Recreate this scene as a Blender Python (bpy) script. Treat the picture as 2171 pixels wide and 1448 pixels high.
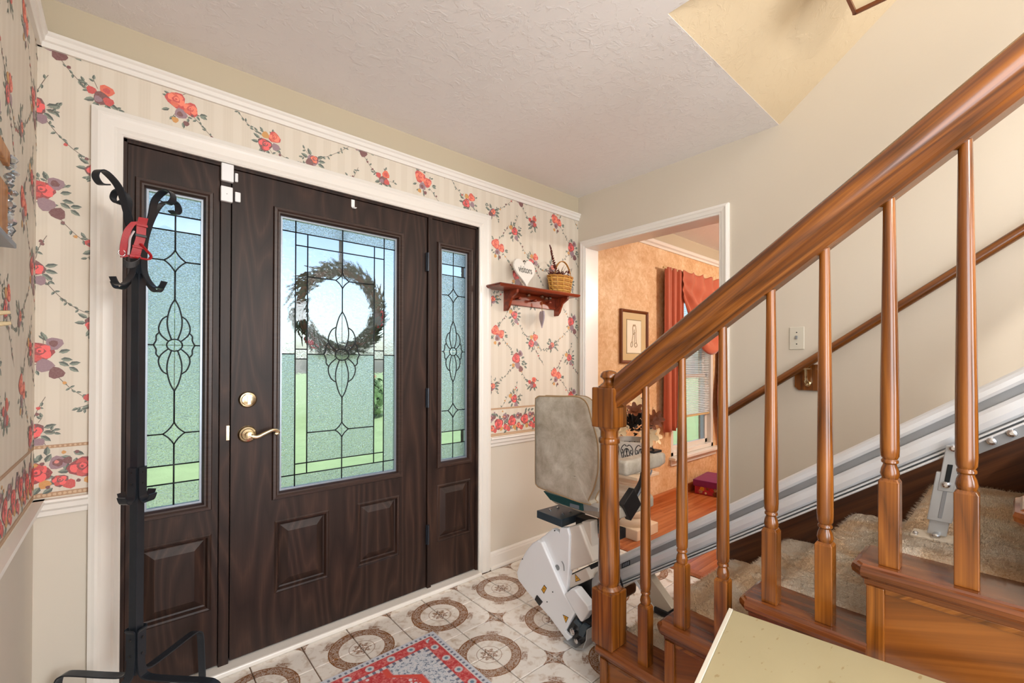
import bpy, bmesh, math, random
from math import sin, cos, pi, radians, sqrt, atan2
from mathutils import Vector, Matrix

for o in list(bpy.data.objects):
    bpy.data.objects.remove(o)
SC = bpy.context.scene
COL = SC.collection

# ------------------------------------------------------------------ camera
CAM = Vector((-2.4649, -2.1011, 1.2385)); FPX = 937.735; PYO = 40.783
IW, IH = 2171, 1448
_yaw, _pit, _rol = 0.716770, 0.0060517, 0.0025192
_f = Vector((sin(_yaw)*cos(_pit), cos(_yaw)*cos(_pit), sin(_pit)))
_r = Vector((cos(_yaw), -sin(_yaw), 0)); _u = _r.cross(_f)
_r, _u = _r*cos(_rol)+_u*sin(_rol), _u*cos(_rol)-_r*sin(_rol)
cd = bpy.data.cameras.new('camera'); cam = bpy.data.objects.new('camera', cd); COL.objects.link(cam)
cd.sensor_width = 36; cd.lens = FPX/IW*36; cd.shift_y = PYO/IW; cd.clip_start = 0.02; cd.clip_end = 300
cam.matrix_world = Matrix(((_r.x, _u.x, -_f.x, CAM.x), (_r.y, _u.y, -_f.y, CAM.y), (_r.z, _u.z, -_f.z, CAM.z), (0, 0, 0, 1)))
SC.camera = cam
def _ray(px, py): return _f + _r*((px-IW/2)/FPX) - _u*((py-IH/2-PYO)/FPX)
def PX(px, py, v): d = _ray(px, py); return CAM + d*((v-CAM.x)/d.x)     # photo pixel on a plane x = v
def PY(px, py, v): d = _ray(px, py); return CAM + d*((v-CAM.y)/d.y)
def PZ(px, py, v): d = _ray(px, py); return CAM + d*((v-CAM.z)/d.z)

# ------------------------------------------------------------------ world, lights, exposure
SC.view_settings.view_transform = 'Standard'; SC.view_settings.look = 'None'
SC.view_settings.gamma = 1; SC.view_settings.use_curve_mapping = False
SC.view_settings.exposure = 0.0
W = bpy.data.worlds.new('sky'); SC.world = W; W.use_nodes = True
wn = W.node_tree.nodes; wl = W.node_tree.links
bg = wn['Background']; sky = wn.new('ShaderNodeTexSky'); sky.sky_type = 'NISHITA'
sky.sun_disc = False; sky.sun_elevation = radians(48); sky.sun_rotation = radians(200)
sky.dust_density = 2.0; sky.ozone_density = 1.2
wl.new(sky.outputs[0], bg.inputs[0]); bg.inputs[1].default_value = 0.28
def lamp(name, kind, loc, energy, color, size=0.1, rot=(0, 0, 0), size_y=None):
    l = bpy.data.lights.new(name, kind); l.energy = energy; l.color = color
    if kind == 'AREA':
        l.size = size
        if size_y: l.shape = 'RECTANGLE'; l.size_y = size_y
    elif kind == 'SUN': l.angle = size
    else: l.shadow_soft_size = size
    o = bpy.data.objects.new(name, l); COL.objects.link(o); o.location = loc; o.rotation_euler = rot
    return o
XL0 = -2.69
lamp('sun', 'SUN', (0, -5, 12), 5.0, (1, .96, .9), radians(1), (radians(42), 0, radians(-20)))
lamp('rear_daylight_fill', 'AREA', (-1.0, -4.45, 1.35), 105, (.92, .96, 1.0), 1.7, (radians(90), 0, 0), 1.5)  # area light added as daylight fill in an unseen rear opening
lamp('side_daylight_fill', 'AREA', (XL0+.02, -3.4, 1.25), 62, (.9, .95, 1.0), 1.5, (radians(90), 0, radians(-90)), 1.7)  # added area light, brightens faces turned to the left wall
lamp('upstairs_daylight_fill', 'AREA', (-.55, -4.5, 3.9), 52, (.95, .97, 1.0), .9, (radians(62), 0, 0), 1.0)  # added area light at the stairwell top, brightens stairs and right wall

# ------------------------------------------------------------------ materials
MATS = {}
class NT:
    def __init__(s, name):
        s.m = bpy.data.materials.new(name); s.m.use_nodes = True
        s.t = s.m.node_tree; s.n = s.t.nodes; s.b = s.n['Principled BSDF']; MATS[name] = s.m
    def nd(s, kind, **kw):
        x = s.n.new(kind)
        for k, v in kw.items(): setattr(x, k, v)
        return x
    def ln(s, a, b): s.t.links.new(a, b)
    def val(s, sock, v):
        if isinstance(v, bpy.types.NodeSocket): s.ln(v, sock)
        else: sock.default_value = v
    def math(s, op, a, b=None, c=None, clamp=False):
        x = s.nd('ShaderNodeMath', operation=op, use_clamp=clamp); s.val(x.inputs[0], a)
        if b is not None: s.val(x.inputs[1], b)
        if c is not None: s.val(x.inputs[2], c)
        return x.outputs[0]
    def coord(s, scale=(1, 1, 1), kind='Object', rot=(0, 0, 0)):
        c = s.nd('ShaderNodeTexCoord'); m = s.nd('ShaderNodeMapping'); s.ln(c.outputs[kind], m.inputs[0])
        m.inputs['Scale'].default_value = scale; m.inputs['Rotation'].default_value = rot
        return m.outputs[0]
    def coord2(s, rot, scale):
        v = s.coord((1, 1, 1), 'Object', rot); m = s.nd('ShaderNodeMapping'); s.ln(v, m.inputs[0]); m.inputs['Scale'].default_value = scale
        return m.outputs[0]
    def noise(s, vec, scale, detail=4, rough=.5, dist=0):
        x = s.nd('ShaderNodeTexNoise'); s.ln(vec, x.inputs['Vector']); x.inputs['Scale'].default_value = scale
        x.inputs['Detail'].default_value = detail; x.inputs['Roughness'].default_value = rough; x.inputs['Distortion'].default_value = dist
        return x.outputs['Fac']
    def ramp(s, fac, stops):
        x = s.nd('ShaderNodeValToRGB'); s.ln(fac, x.inputs[0]); e = x.color_ramp.elements
        while len(e) < len(stops): e.new(.5)
        for i, (p, c) in enumerate(stops): e[i].position = p; e[i].color = (*c, 1) if len(c) == 3 else c
        return x.outputs[0]
    def mix(s, fac, a, b, mode='MIX'):
        x = s.nd('ShaderNodeMix', data_type='RGBA', blend_type=mode)
        s.val(x.inputs[0], fac)
        for i, v in ((6, a), (7, b)):
            s.val(x.inputs[i], v if isinstance(v, bpy.types.NodeSocket) else (*v, 1))
        return x.outputs[2]
    def step(s, v, edge, soft=.002):   # 1 where v < edge
        x = s.nd('ShaderNodeMapRange', clamp=True); s.val(x.inputs[0], v)
        x.inputs[1].default_value = edge-soft; x.inputs[2].default_value = edge+soft
        x.inputs[3].default_value = 1; x.inputs[4].default_value = 0
        return x.outputs[0]
    def bump(s, h, strength=.3, dist=.002):
        x = s.nd('ShaderNodeBump'); s.ln(h, x.inputs['Height']); x.inputs['Strength'].default_value = strength
        x.inputs['Distance'].default_value = dist; s.ln(x.outputs[0], s.b.inputs['Normal'])
    def col(s, c): s.val(s.b.inputs['Base Color'], c if isinstance(c, bpy.types.NodeSocket) else (*c, 1))
    def set(s, rough=None, metal=None, **kw):
        if rough is not None: s.val(s.b.inputs['Roughness'], rough)
        if metal is not None: s.b.inputs['Metallic'].default_value = metal
        for k, v in kw.items(): s.b.inputs[k].default_value = v
        return s

def L(r, g, b):   # sRGB 0-255 to linear
    return tuple((c/255/12.92) if c/255 <= .04045 else ((c/255+.055)/1.055)**2.4 for c in (r, g, b))
def plain(name, rgb, rough=.5, metal=0, var=.08, scale=8, bump=0, bscale=200):
    n = NT(name); v = n.coord(); f = n.noise(v, scale, 3)
    a = tuple(max(0, c*(1-var)) for c in rgb); b = tuple(min(1, c*(1+var)) for c in rgb)
    n.col(n.mix(f, a, b)); n.set(rough, metal)
    if bump: n.bump(n.noise(v, bscale, 3), bump, .002)
    return n.m
def wood(name, c1, c2, c3, axis='z', scale=1.0, rough=.35, rings=7, coat=0.0, rot=(0, 0, 0)):
    n = NT(name); s = {'x': (1.6, 26, 26), 'y': (26, 1.6, 26), 'z': (26, 26, 1.6)}[axis]
    v = n.coord2(rot, tuple(q*scale for q in s)); lo = n.noise(v, .55, 2, .4, .3)
    fr = n.math('PINGPONG', n.math('MULTIPLY', lo, rings*2.2), 1.0)
    fine = n.noise(n.coord2(rot, tuple(q*scale*9 if q > 5 else q*scale*2.2 for q in s)), 1.0, 3, .6)
    g = n.math('ADD', n.math('MULTIPLY', fr, .4), n.math('MULTIPLY', fine, .6))
    n.col(n.ramp(g, [(.15, c1), (.5, c2), (.85, c3)])); n.set(rough)
    n.b.inputs['Coat Weight'].default_value = coat; n.b.inputs['Coat Roughness'].default_value = .15
    n.bump(fine, .15, .0008)
    return n.m

plain('wall_paint', L(207, 197, 181), .6, var=.03, scale=2, bump=.15, bscale=60)
plain('upper_paint', L(192, 180, 156), .6, var=.03, scale=2, bump=.15, bscale=60)
plain('wainscot_paint', L(208, 200, 186), .55, var=.03, scale=2.5, bump=.12, bscale=50)
plain('white_trim', L(230, 226, 219), .28, var=.015)
plain('white_plastic', L(236, 238, 240), .3, var=.01)
n = NT('ceiling_paint'); v = n.coord(); n.col(n.mix(n.noise(v, 1.5), L(230, 226, 224), L(242, 239, 237))); n.set(.85)
kn = n.ramp(n.noise(v, 26, 5, .65, .6), [(.5, (0, 0, 0)), (.6, (1, 1, 1))]); n.bump(kn, .35, .003)
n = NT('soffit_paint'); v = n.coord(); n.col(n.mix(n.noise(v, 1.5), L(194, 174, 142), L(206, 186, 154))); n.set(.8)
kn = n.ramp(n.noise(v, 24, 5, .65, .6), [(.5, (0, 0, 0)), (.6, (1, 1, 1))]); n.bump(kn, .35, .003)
# striped paper: soft vertical bands
n = NT('wallpaper'); c = n.nd('ShaderNodeTexCoord'); sp = n.nd('ShaderNodeSeparateXYZ'); n.ln(c.outputs['Object'], sp.inputs[0])
st = n.math('SINE', n.math('MULTIPLY', n.math('ADD', sp.outputs[0], sp.outputs[1]), 2*pi/.065))
fine = n.math('SINE', n.math('MULTIPLY', n.math('ADD', sp.outputs[0], sp.outputs[1]), 2*pi/.009))
f1 = n.step(st, .1, .15); f2 = n.math('MULTIPLY', n.step(fine, 0, .5), .3)
n.col(n.mix(n.math('ADD', n.math('MULTIPLY', f1, .6), n.math('MULTIPLY', f1, f2)), L(219, 210, 195), L(213, 203, 187))); n.set(.5)
n = NT('print_ink'); a = n.nd('ShaderNodeAttribute', attribute_name='Col'); v = n.coord()
n.col(n.mix(n.math('MULTIPLY', n.noise(v, 260, 2), .22), a.outputs['Color'], L(225, 212, 195))); n.set(.5)
# dark stained oak grained fibreglass
n = NT('door_brown'); v = n.coord((5.5, 5.5, .75)); lo = n.noise(v, 1.0, 1.5, .4, .25)
fr = n.math('PINGPONG', n.math('MULTIPLY', lo, 26), 1.0); fi = n.noise(n.coord((230, 230, 9)), 1, 2, .6)
g = n.math('ADD', n.math('MULTIPLY', fr, .55), n.math('MULTIPLY', fi, .45))
n.col(n.ramp(g, [(.2, L(34, 22, 18)), (.6, L(48, 32, 26)), (.95, L(70, 48, 38))])); n.set(.45); n.b.inputs['Specular IOR Level'].default_value = .3; n.bump(g, .2, .001)
n = NT('door_brown_flat'); v = n.coord((11, 11, 160)); fi = n.noise(v, 1, 3, .6)
n.col(n.ramp(fi, [(.3, L(42, 28, 24)), (.7, L(62, 44, 37))])); n.set(.4); n.bump(fi, .15, .001)
# obscure glass and clear bevelled glass
def glass(name, col, scale, strength, rough):
    n = NT(name); v = n.coord((1, 1, 1))
    n.col(col); n.set(rough, 0); n.b.inputs['Transmission Weight'].default_value = 1; n.b.inputs['IOR'].default_value = 1.42
    if strength: n.bump(n.noise(v, scale, 3, .6, 1.2), strength, .004)
glass('glass_obscure', L(240, 248, 245), 165, 1.0, .1)
glass('glass_water', L(242, 247, 247), 60, .3, .07)
glass('glass_clear', L(244, 248, 247), 12, .12, .0)
plain('came', L(38, 42, 44), .4, .7, .1)
plain('spacer', L(150, 160, 172), .35, .6, .03)
plain('brass', L(228, 214, 178), .18, 1, .05)
plain('bright_steel', L(205, 205, 205), .22, 1, .05)
plain('black_iron', L(52, 58, 66), .3, .6, .12, 20, .1, 120)
plain('black_plastic', L(28, 28, 30), .4, 0, .1)
plain('red_webbing', L(160, 14, 26), .45, 0, .25, 60, .3, 400)
plain('reflective_cord', L(200, 190, 195), .3, 0, .1)
wood('oak_rail', L(64, 32, 7), L(116, 64, 17), L(150, 90, 31), 'z', 1, .24, 6, .35)
wood('oak_rail_y', L(60, 30, 7), L(110, 60, 16), L(144, 85, 29), 'y', 1, .24, 6, .35, (radians(35.7), 0, 0))
wood('tread_wood', L(62, 28, 12), L(108, 57, 25), L(136, 78, 36), 'y', .8, .22, 5, .4)
wood('panel_wood', L(78, 40, 12), L(116, 64, 21), L(144, 86, 34), 'y', .45, .28, 4, .3, (radians(20), 0, 0))
wood('skirt_wood', L(50, 25, 12), L(76, 41, 20), L(98, 57, 30), 'y', .7, .3, 5, .2, (radians(35.7), 0, 0))
wood('cherry', L(82, 26, 12), L(124, 46, 22), L(156, 66, 34), 'x', 1, .3, 5, .2)
wood('plank_wood', L(146, 74, 34), L(178, 98, 50), L(198, 120, 68), 'x', .7, .22, 4, .3)
wood('key_oak', L(140, 84, 30), L(178, 116, 48), L(200, 140, 66), 'z', 1.2, .35, 5)
n = NT('carpet'); v = n.coord(); b = n.noise(v, 7, 3); fpile = n.ramp(n.noise(v, 210, 3, .7), [(.3, (0, 0, 0)), (.7, (1, 1, 1))])
c1 = n.mix(fpile, L(206, 156, 102), L(246, 218, 176)); c2 = n.mix(fpile, L(220, 192, 158), L(250, 240, 222))
n.col(n.mix(n.ramp(b, [(.42, (0, 0, 0)), (.58, (1, 1, 1))]), c1, c2)); n.set(.95); n.bump(fpile, .9, .006)
n.b.inputs['Sheen Weight'].default_value = .3
# sponge painted orange wall
n = NT('sponge_paint'); v = n.coord(); a = n.noise(v, 3.2, 3, .6); b = n.noise(v, 22, 6, .75, .8)
g = n.math('ADD', n.math('MULTIPLY', a, .45), n.math('MULTIPLY', b, .55))
n.col(n.ramp(g, [(.36, L(198, 146, 98)), (.5, L(220, 180, 134)), (.63, L(238, 210, 174))])); n.set(.6)
# ceramic tile, printed ring at one corner and star at the other (tile-local coordinates)
HT = .3929/4
n = NT('tile_print'); c = n.nd('ShaderNodeTexCoord'); sp = n.nd('ShaderNodeSeparateXYZ'); n.ln(c.outputs['Object'], sp.inputs[0])
oi = n.nd('ShaderNodeObjectInfo'); rnd = oi.outputs['Random']
vv = n.nd('ShaderNodeVectorMath', operation='ADD'); n.ln(c.outputs['Object'], vv.inputs[0])
cb = n.nd('ShaderNodeCombineXYZ'); n.ln(n.math('MULTIPLY', rnd, 9), cb.inputs[0]); n.ln(n.math('MULTIPLY', rnd, 5), cb.inputs[1]); n.ln(cb.outputs[0], vv.inputs[1])
mot = n.noise(vv.outputs[0], 26, 3, .6, .4)
x = n.math('ADD', sp.outputs[0], HT); y = n.math('ADD', sp.outputs[1], HT)
r = n.math('SQRT', n.math('ADD', n.math('MULTIPLY', x, x), n.math('MULTIPLY', y, y)))
ang = n.math('ARCTAN2', y, x)
wob = n.math('MULTIPLY', n.math('SINE', n.math('MULTIPLY', ang, 44)), .0022)
def band(lo, hi, s=.0012, rr=None):
    q = rr if rr is not None else r
    return n.math('MULTIPLY', n.step(q, hi, s), n.math('SUBTRACT', 1, n.step(q, lo, s)))
rw = n.math('ADD', r, wob)
ring = band(.096, .136, .002, rw)
scr = n.noise(c.outputs['Object'], 80, 2, .6, 1.5)
ring2 = n.math('MULTIPLY', ring, n.ramp(scr, [(.38, (1, 1, 1)), (.5, (.4, .4, .4)), (.58, (1, 1, 1))]))
lines = n.math('MAXIMUM', n.math('MAXIMUM', band(.095, .0985), band(.132, .137)), n.math('MULTIPLY', band(.052, .0545, .001), .8))
da = n.math('ABSOLUTE', n.math('SUBTRACT', ang, pi/4))
lobe = n.math('MULTIPLY', n.math('MULTIPLY', band(.136, .163, .003), n.step(da, .2, .03)), n.ramp(scr, [(.4, (.9, .9, .9)), (.55, (.25, .25, .25))]))
cen = n.math('MULTIPLY', n.step(n.math('ADD', r, n.math('MULTIPLY', n.math('SINE', n.math('MULTIPLY', ang, 8)), .007)), .034, .003), n.ramp(n.noise(c.outputs['Object'], 120, 2), [(.42, (0, 0, 0)), (.52, (1, 1, 1))]))
ux = n.math('SUBTRACT', HT, sp.outputs[0]); uy = n.math('SUBTRACT', HT, sp.outputs[1])
su = n.math('ADD', n.math('SQRT', n.math('MAXIMUM', ux, 0)), n.math('SQRT', n.math('MAXIMUM', uy, 0)))
star = n.step(su, .305, .008); core = n.step(su, .15, .01)
star = n.math('MULTIPLY', n.math('SUBTRACT', star, n.math('MULTIPLY', core, .75)), n.ramp(scr, [(.4, (.95, .95, .95)), (.58, (.45, .45, .45))]))
ink = n.math('MAXIMUM', n.math('MAXIMUM', ring2, lines), n.math('MAXIMUM', n.math('MAXIMUM', lobe, n.math('MULTIPLY', cen, .8)), star), clamp=True)
base = n.mix(n.ramp(mot, [(.5, (0, 0, 0)), (.74, (1, 1, 1))]), L(232, 226, 218), L(196, 178, 160))
n.col(n.mix(ink, base, L(126, 76, 30))); n.set(.2)
plain('grout', L(120, 92, 70), .8, var=.1)
# red medallion rug
RX0, RX1, RY0, RY1 = -2.21, -1.393, -1.62, -.322
n = NT('rug_weave'); c = n.nd('ShaderNodeTexCoord'); sp = n.nd('ShaderNodeSeparateXYZ'); n.ln(c.outputs['Object'], sp.inputs[0])
hx, hy = (RX1-RX0)/2, (RY1-RY0)/2
ax = n.math('ABSOLUTE', sp.outputs[0]); ay = n.math('ABSOLUTE', sp.outputs[1])
d1 = n.math('SUBTRACT', hx, ax); d2 = n.math('SUBTRACT', hy, ay); d = n.math('MINIMUM', d1, d2)
isx = n.math('LESS_THAN', d1, d2)
s_ = n.math('ADD', n.math('MULTIPLY', isx, sp.outputs[1]), n.math('MULTIPLY', n.math('SUBTRACT', 1, isx), sp.outputs[0]))
nv = n.noise(c.outputs['Object'], 75, 4, .7); nf = n.noise(c.outputs['Object'], 300, 2)
vo = n.nd('ShaderNodeTexVoronoi'); n.ln(c.outputs['Object'], vo.inputs['Vector']); vo.inputs['Scale'].default_value = 42
red = n.mix(n.ramp(nv, [(.45, (0, 0, 0)), (.65, (1, 1, 1))]), L(184, 54, 58), L(214, 128, 124))
ice = n.ramp(nv, [(.38, L(92, 104, 128)), (.48, L(190, 198, 208)), (.6, L(214, 212, 214)), (.72, L(136, 160, 178))])
fz = n.math('FRACT', n.math('DIVIDE', n.math('ADD', s_, 3), .092)); fz = n.math('SUBTRACT', fz, .5)
rad = n.math('SQRT', n.math('ADD', n.math('POWER', n.math('MULTIPLY', fz, .092), 2), n.math('POWER', n.math('SUBTRACT', d, .056), 2)))
flo = n.step(rad, .017, .002); flc = n.step(rad, .008, .002)
# field: red lozenge medallion with pale corners
dm = n.math('ADD', n.math('DIVIDE', ax, hx*1.12), n.math('DIVIDE', ay, hy*1.12)); dm = n.math('ADD', dm, n.math('MULTIPLY', n.math('SUBTRACT', n.math('PINGPONG', n.math('MULTIPLY', ay, 14), 1), .5), .1))
field = n.mix(n.step(dm, 1.0, .01), ice, n.mix(n.step(vo.outputs['Distance'], .3, .04), red, L(206, 200, 206)))
field = n.mix(n.math('MULTIPLY', n.step(dm, 1.04, .01), n.math('SUBTRACT', 1, n.step(dm, .98, .01))), field, L(206, 78, 66))
field = n.mix(n.step(dm, .45, .01), field, ice)
bord = n.mix(flo, red, n.mix(flc, L(196, 196, 200), L(100, 128, 150)))
inner = n.mix(n.step(n.math('PINGPONG', n.math('MULTIPLY', s_, 70), 1), .45, .1), L(206, 202, 204), L(108, 110, 130))
outer = n.mix(n.step(n.math('PINGPONG', n.math('MULTIPLY', s_, 90), 1), .45, .1), L(196, 200, 210), L(106, 112, 132))
q = n.mix(n.step(d, .098, .002), field, inner); q = n.mix(n.step(d, .082, .002), q, bord)
q = n.mix(n.step(d, .03, .002), q, L(208, 204, 204)); q = n.mix(n.step(d, .024, .002), q, outer); q = n.mix(n.step(d, .012, .002), q, L(196, 200, 210))
n.col(q); n.set(.9); n.bump(nf, .5, .002)
n = NT('leatherette'); v = n.coord(); a = n.noise(v, 11, 7, .7, .35); scr = n.noise(n.coord((30, 30, 30)), 1, 4, .7, 3)
n.col(n.ramp(a, [(.35, L(162, 150, 132)), (.5, L(182, 172, 156)), (.66, L(202, 194, 180))])); n.set(.45); n.bump(scr, .12, .001)
plain('tan_piping', L(172, 142, 104), .5, var=.08)
plain('housing_shade', L(214, 205, 194), .35, var=.03)  # white plastic toned down to tan, its shade put into the colour
plain('slate_steel', L(72, 86, 96), .35, .5, .06)
plain('teal_steel', L(50, 92, 92), .35, .5, .1)
plain('aluminium', L(222, 224, 226), .32, .3, .02)
plain('alu_groove', L(138, 140, 142), .4, .3, .05)
plain('leg_grey', L(176, 178, 178), .35, .35, .04)
plain('leg_beige', L(196, 184, 166), .4, .1, .04)
plain('warn_yellow', L(222, 160, 40), .5, var=.05)
plain('stone', L(226, 206, 180), .75, var=.08, scale=14, bump=.3, bscale=90)
plain('cream_petal', L(238, 216, 176), .6, var=.1)
plain('dark_leaf', L(28, 26, 24), .5, var=.3)
plain('rust_petal', L(120, 66, 36), .6, var=.2)
n = NT('curtain_cloth'); v = n.coord(); f = n.noise(n.coord((400, 400, 400)), 1, 2)
n.col(n.mix(f, L(172, 78, 46), L(190, 94, 60))); n.set(.7); n.b.inputs['Sheen Weight'].default_value = .3
n.b.inputs['Transmission Weight'].default_value = 0
plain('gift_red', L(172, 40, 60), .5, var=.5, scale=28)
plain('gift_purple', L(124, 30, 98), .4, var=.2, scale=12)
plain('mat_gold', L(206, 182, 134), .6, var=.05)
plain('art_paper', L(240, 232, 212), .7, var=.03)
plain('art_ink', L(150, 122, 76), .7, var=.2)
plain('frame_wood', L(112, 58, 26), .3, var=.2, scale=20)
plain('ivory_plate', L(206, 200, 184), .35, var=.02)
plain('blind_white', L(236, 238, 240), .4, var=.02)
n = NT('aged_board'); v = n.coord(); a = n.noise(v, 4, 3); sp_ = n.ramp(n.noise(n.coord((40, 90, 40)), 1, 2), [(.25, (1, 1, 1)), (.31, (0, 0, 0))])
n.col(n.mix(n.math('MULTIPLY', sp_, .6), n.mix(a, L(152, 140, 106), L(168, 157, 123)), L(126, 102, 56))); n.set(.45)
plain('wicker', L(176, 120, 46), .45, var=.35, scale=90)
plain('wicker_light', L(206, 156, 74), .4, var=.25, scale=60)
plain('dry_red', L(92, 34, 22), .8, var=.3, scale=60)
plain('dry_green', L(120, 88, 40), .7, var=.3, scale=40)
plain('heart_white', L(226, 222, 214), .55, var=.04)
plain('letter_grey', L(96, 92, 84), .6)
plain('mauve', L(168, 156, 166), .6, var=.08)
plain('crystal', L(200, 208, 214), .12, .85, .2, 60)
plain('porcelain', L(206, 208, 190), .25, var=.06)
plain('lawn', L(146, 172, 122), .9, var=.25, scale=3)
plain('leaf_green', L(96, 128, 82), .7, var=.4, scale=3)
plain('leaf_deep', L(40, 62, 44), .7, var=.4, scale=5)
plain('bark', L(82, 64, 50), .9, var=.2)
plain('berry_red', L(196, 40, 56), .5, var=.2)
plain('post_blue', L(120, 176, 190), .5)
plain('flagpole_grey', L(120, 124, 128), .5)
n = NT('lamp_glow'); n.col(L(255, 236, 200)); n.b.inputs['Emission Color'].default_value = (1, .85, .62, 1); n.b.inputs['Emission Strength'].default_value = 6
n = NT('lantern_glass'); n.col(L(240, 222, 180)); n.b.inputs['Emission Color'].default_value = (1, .85, .6, 1); n.b.inputs['Emission Strength'].default_value = .12; n.set(.4)

# ------------------------------------------------------------------ mesh helpers
class MB:
    def __init__(s): s.v = []; s.f = []; s.mi = []; s.c = []
    def add(s, vs, fs, mi=0, col=None):
        b = len(s.v); s.v += [tuple(p) for p in vs]
        for f in fs: s.f.append(tuple(i+b for i in f)); s.mi.append(mi); s.c.append(col)
        return s
    def box(s, a, b, mi=0):
        x0, y0, z0 = [min(p, q) for p, q in zip(a, b)]; x1, y1, z1 = [max(p, q) for p, q in zip(a, b)]
        return s.add([(x0, y0, z0), (x1, y0, z0), (x1, y1, z0), (x0, y1, z0), (x0, y0, z1), (x1, y0, z1), (x1, y1, z1), (x0, y1, z1)],
                     [(0, 3, 2, 1), (4, 5, 6, 7), (0, 1, 5, 4), (1, 2, 6, 5), (2, 3, 7, 6), (3, 0, 4, 7)], mi)
    def bar(s, p, q, w, h, up=(0, 0, 1), mi=0):   # rectangular bar from p to q
        p, q = Vector(p), Vector(q); d = (q-p).normalized(); up = Vector(up)
        a = d.cross(up)
        if a.length < 1e-4: a = d.cross(Vector((1, 0, 0)))
        a.normalize(); b = a.cross(d)
        return s.loft([[e+a*(i*w/2)+b*(j*h/2) for i, j in ((-1, -1), (1, -1), (1, 1), (-1, 1))] for e in (p, q)], mi)
    def loft(s, loops, mi=0, cap=True, closed=True):
        n = len(loops[0]); vs = [p for l in loops for p in l]; fs = []
        for k in range(len(loops)-1):
            for i in range(n if closed else n-1):
                j = (i+1) % n; fs.append((k*n+i, k*n+j, (k+1)*n+j, (k+1)*n+i))
        if cap and closed: fs.append(tuple(range(n))[::-1]); fs.append(tuple((len(loops)-1)*n+i for i in range(n)))
        return s.add(vs, fs, mi)
    def lathe(s, prof, c=(0, 0, 0), seg=20, axis='z', mi=0, cap=True):
        c = Vector(c); loops = []
        for r, h in prof:
            l = []
            for i in range(seg):
                a = 2*pi*i/seg; x, y = r*cos(a), r*sin(a)
                l.append(c+Vector({'z': (x, y, h), 'y': (x, h, y), 'x': (h, x, y)}[axis]))
            loops.append(l)
        return s.loft(loops, mi, cap)
    def tube(s, pts, r, seg=8, mi=0, cap=True):
        pts = [Vector(p) for p in pts]; loops = []; N = None
        for i, p in enumerate(pts):
            t = (pts[min(i+1, len(pts)-1)]-pts[max(i-1, 0)])
            t = t.normalized() if t.length > 1e-9 else Vector((0, 0, 1))
            if N is None:
                N = t.cross(Vector((0, 0, 1)))
                if N.length < 1e-3: N = t.cross(Vector((0, 1, 0)))
            N = (N-t*N.dot(t)).normalized(); B = t.cross(N); rr = r[i] if isinstance(r, (list, tuple)) else r
            loops.append([p+(N*cos(2*pi*k/seg)+B*sin(2*pi*k/seg))*rr for k in range(seg)])
        return s.loft(loops, mi, cap)
    def strap(s, pts, width_dir, w, t, mi=0):   # flat strip along pts
        pts = [Vector(p) for p in pts]; wd = Vector(width_dir).normalized(); loops = []
        for i, p in enumerate(pts):
            d = (pts[min(i+1, len(pts)-1)]-pts[max(i-1, 0)]).normalized(); nn = d.cross(wd).normalized()
            ww = w[i] if isinstance(w, (list, tuple)) else w
            loops.append([p+wd*(a*ww/2)+nn*(b*t/2) for a, b in ((-1, -1), (1, -1), (1, 1), (-1, 1))])
        return s.loft(loops, mi)
    def prism(s, poly, off, mi=0):   # planar polygon (3D pts) extruded by vector off
        off = Vector(off); poly = [Vector(p) for p in poly]
        return s.loft([poly, [p+off for p in poly]], mi)
    def build(s, name, mats, parent=None, smooth=False, bevel=0, loc=None, seg=2, fix=True):
        me = bpy.data.meshes.new(name); off = Vector(loc) if loc is not None else (ORG.get(parent.name, Vector()) if parent else Vector())
        me.from_pydata([tuple(Vector(p)-off) for p in s.v], [], s.f)
        ms = mats if isinstance(mats, (list, tuple)) else [mats]
        for m in ms: me.materials.append(MATS[m])
        me.polygons.foreach_set('material_index', s.mi)
        if any(c is not None for c in s.c):
            at = me.color_attributes.new('Col', 'FLOAT_COLOR', 'CORNER')
            for p, c in zip(me.polygons, s.c):
                for li in p.loop_indices: at.data[li].color = (*c, 1)
        if fix:
            bm = bmesh.new(); bm.from_mesh(me); bmesh.ops.recalc_face_normals(bm, faces=bm.faces); bm.to_mesh(me); bm.free()
        if smooth:
            me.polygons.foreach_set('use_smooth', [True]*len(me.polygons))
        o = bpy.data.objects.new(name, me); COL.objects.link(o)
        if parent: o.parent = parent
        if loc is not None: o.location = Vector(loc)-(ORG.get(parent.name, Vector()) if parent else Vector())
        if parent and parent.name in ORG: ORG[o.name] = ORG[parent.name] if loc is None else Vector(loc)
        elif loc is not None: ORG[o.name] = Vector(loc)
        else: ORG[o.name] = Vector()
        if bevel:
            m = o.modifiers.new('bevel', 'BEVEL'); m.width = bevel; m.segments = seg; m.limit_method = 'ANGLE'; m.angle_limit = radians(40)
        return o
ORG = {}
def thing(name, label, cat, loc=(0, 0, 0), group=None, kind=None):
    o = bpy.data.objects.new(name, None); COL.objects.link(o); o.location = loc; o.empty_display_size = .05
    ORG[o.name] = Vector(loc)
    if kind: o['kind'] = kind
    tag(o, label, cat, group); return o
def tag(o, label=None, cat=None, group=None, kind=None):
    if label: o['label'] = label
    if cat: o['category'] = cat
    if group: o['group'] = group
    if kind: o['kind'] = kind
    return o
def struct(o): o['kind'] = 'structure'; return o
def copy_part(o, loc, parent):
    c = o.copy(); COL.objects.link(c); c.parent = parent; c.location = loc; return c
def smooth_angle(o, deg=35):
    me = o.data; me.polygons.foreach_set('use_smooth', [True]*len(me.polygons))
    try: me.set_sharp_from_angle(angle=radians(deg))
    except Exception: pass
    return o
def quad(t, a, b, c): return a*(1-t)**2+b*2*t*(1-t)+c*t*t
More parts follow.
